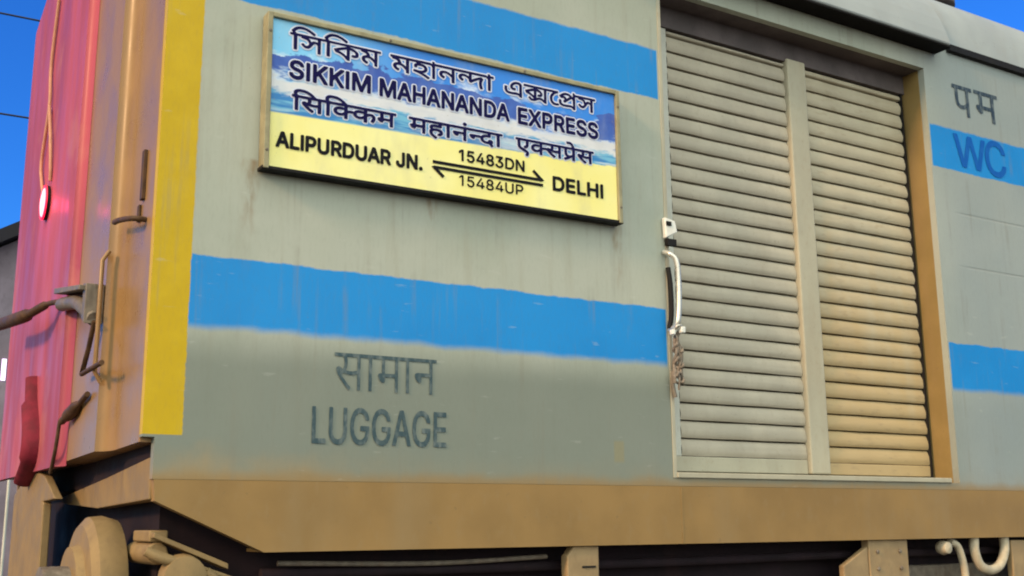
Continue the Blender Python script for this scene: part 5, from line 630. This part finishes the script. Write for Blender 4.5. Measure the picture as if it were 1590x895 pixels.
for k in ('ALIPURDUAR', 'JN.', 'DELHI', '15483DN', '15484UP'): lettering(k, -0.0530, 'ink', board)
def arrow(pts):
    def f(bm): bm.faces.new([bm.verts.new((x, -0.0530, z)) for x, z in pts])
    part('arrow', 'ink', board, f)
def bar(x0, x1, z, t=0.0065): return [(x0, z-t), (x1, z-t), (x1, z+t), (x0, z+t)]
arrow([(1.100,2.507),(1.640,2.507),(1.652,2.513),(1.600,2.556),(1.590,2.546),(1.620,2.520),(1.100,2.520)])
arrow([(1.646,2.497),(1.106,2.497),(1.094,2.491),(1.146,2.448),(1.156,2.458),(1.126,2.484),(1.646,2.484)])
board.rotation_euler = (0, -0.007, 0)

# ------------------------------------------------------------------ tail lamp hung on the end
LP = Vector((-0.110, 1.868, 2.642))
lamp = empty('tail_lamp', LP - Vector((0, 0, 0.09)), 'lit red tail lamp hung on the end of the coach', 'lamp')
def f(bm): lathe(bm, [(0,0.08),(0.0,0.088),(0.012,0.088),(0.016,0.080)], LP+Vector((0.016,0,0)), (-1,0,0), 28)
part('lamp_housing', 'black', lamp, f, 35)
part('lens_rim', 'redrim', lamp, lambda bm: lathe(bm, [(0,0.089),(0.008,0.087),(0.008,0.078),(0,0.078)], LP+Vector((0.002,0,0)), (-1,0,0), 28), 60)
part('lens', 'redlens', lamp, lambda bm: lathe(bm, [(0,0.076),(0.006,0.070),(0.011,0.045),(0.013,0.0)], LP+Vector((-0.001,0,0)), (-1,0,0), 28), 60)
rod('lamp_cord', 'lampcord', lamp, [(-0.10,1.977,3.797),(-0.10,2.063,3.461),(-0.103,1.99,3.20),(-0.104,2.10,2.93),(-0.102,2.05,2.80),(-0.100,1.96,2.70)], 0.009, 8)
rod('cord_loop', 'lampcord', lamp, [(-0.103,1.99,3.20),(-0.104,1.86,2.98),(-0.102,1.80,2.82),(-0.098,1.80,2.74)], 0.009, 8)
pl = bpy.data.lights.new('tail_lamp_glow', 'POINT'); pl.energy = 1.3; pl.color = (1.0, 0.04, 0.10); pl.shadow_soft_size = 0.03
po = bpy.data.objects.new('tail_lamp_glow', pl); COL.objects.link(po); po.location = LP + Vector((-0.05, 0, 0)); po.parent = lamp
po.matrix_parent_inverse = Matrix.Translation(-Vector(lamp.location))

# ------------------------------------------------------------------ padlock and tied cord at the door
pk = empty('padlock', (2.372,-0.055,1.885), 'small steel padlock at the foot of the door handle', 'padlock')
boxes('lock_body', 'white', pk, ((2.384,-0.075,1.895),(2.410,-0.05,1.925)), bevel=0.005)
boxes('keeper', 'white', pk, ((2.342,-0.060,1.885),(2.362,-0.036,1.910)), bevel=0.005)
rod('shackle', 'chrome', pk, [(2.36,-0.05,1.905),(2.365,-0.066,1.925),(2.385,-0.07,1.93),(2.395,-0.066,1.92)], 0.005, 8)
tr = empty('tied_cord', (2.375,-0.03,1.62), 'frayed brown cord knotted and hanging below the door handle', 'cord')
def f(bm):
    for k in range(9):
        x = 2.385 + random.uniform(-0.012, 0.012); z = 1.90; P = []
        for q in range(7):
            P.append((x, -0.035+random.uniform(-0.015, 0.008), z)); x += random.uniform(-0.014, 0.016); z -= random.uniform(0.02, 0.05)
        tube(bm, smooth_path(P, 4), random.uniform(0.004, 0.008), 6)
    for k in range(3):
        c = Vector((2.388, -0.04, 1.83 - 0.07*k)); P = [c+Vector((0.022*math.cos(a), 0.014*math.sin(a*2), 0.024*math.sin(a))) for a in [i*0.9 for i in range(8)]]
        tube(bm, smooth_path(P, 3), 0.007, 6)
part('knotted_strands', 'cord', tr, f, 60)
def f(bm):
    tube(bm, smooth_path([(2.37,-0.02,1.72),(2.362,-0.022,1.66),(2.375,-0.024,1.60)], 4), 0.010, 8)
    tube(bm, smooth_path([(2.40,-0.02,1.74),(2.425,-0.012,1.70),(2.44,-0.006,1.66)], 4), 0.006, 6)
part('loose_end', 'iron', tr, f, 60)

# ------------------------------------------------------------------ overhead wires, dark buildings across the tracks
for y0, z0, lab in ((6.0, 5.41, 'upper dark overhead wire crossing the blue sky'), (6.0, 4.50, 'lower dark overhead wire crossing the blue sky')):
    o = rod('overhead_wire', 'wire', None, [(-14, y0, z0-0.05*0), (-6, y0, z0-0.10), (0, y0, z0), (3, y0, z0+0.06), (20, y0, z0+0.7)], 0.0085, 6)
    o['label'] = lab; o['category'] = 'wire'; o['group'] = 'overhead wires'
bld = empty('station_shed', (1.8, 19, 0), 'dark station shed with a pitched roof beyond the end of the coach', 'building')
part('wall', 'shed', bld, lambda bm: prism(bm, [(-0.3,14,0),(-0.3,14,4.33),(1.7,14,5.55),(4.0,14,4.33),(4.0,14,0)], (0,10,0)))
part('roof', 'shedroof', bld, lambda bm: prism(bm, [(-0.6,13.7,4.4),(1.7,13.7,5.8),(4.3,13.7,4.4),(4.3,13.7,4.2),(1.7,13.7,5.58),(-0.6,13.7,4.2)], (0,10.5,0)))
boxes('window', 'whitelamp', bld, ((1.23,13.985,3.16),(1.29,13.999,3.48)))
po_ = empty('lamp_post', (1.275, 12.6, 0), 'thin pale post standing before the dark shed', 'post')
def f(bm): tube(bm, [(1.275,12.6,0),(1.275,12.6,2.0)], 0.02, 10)
part('pole', 'trim', po_, f, 40)
part('base_plate', 'iron', po_, lambda bm: box(bm, (1.16,12.48,0),(1.39,12.72,0.03)))
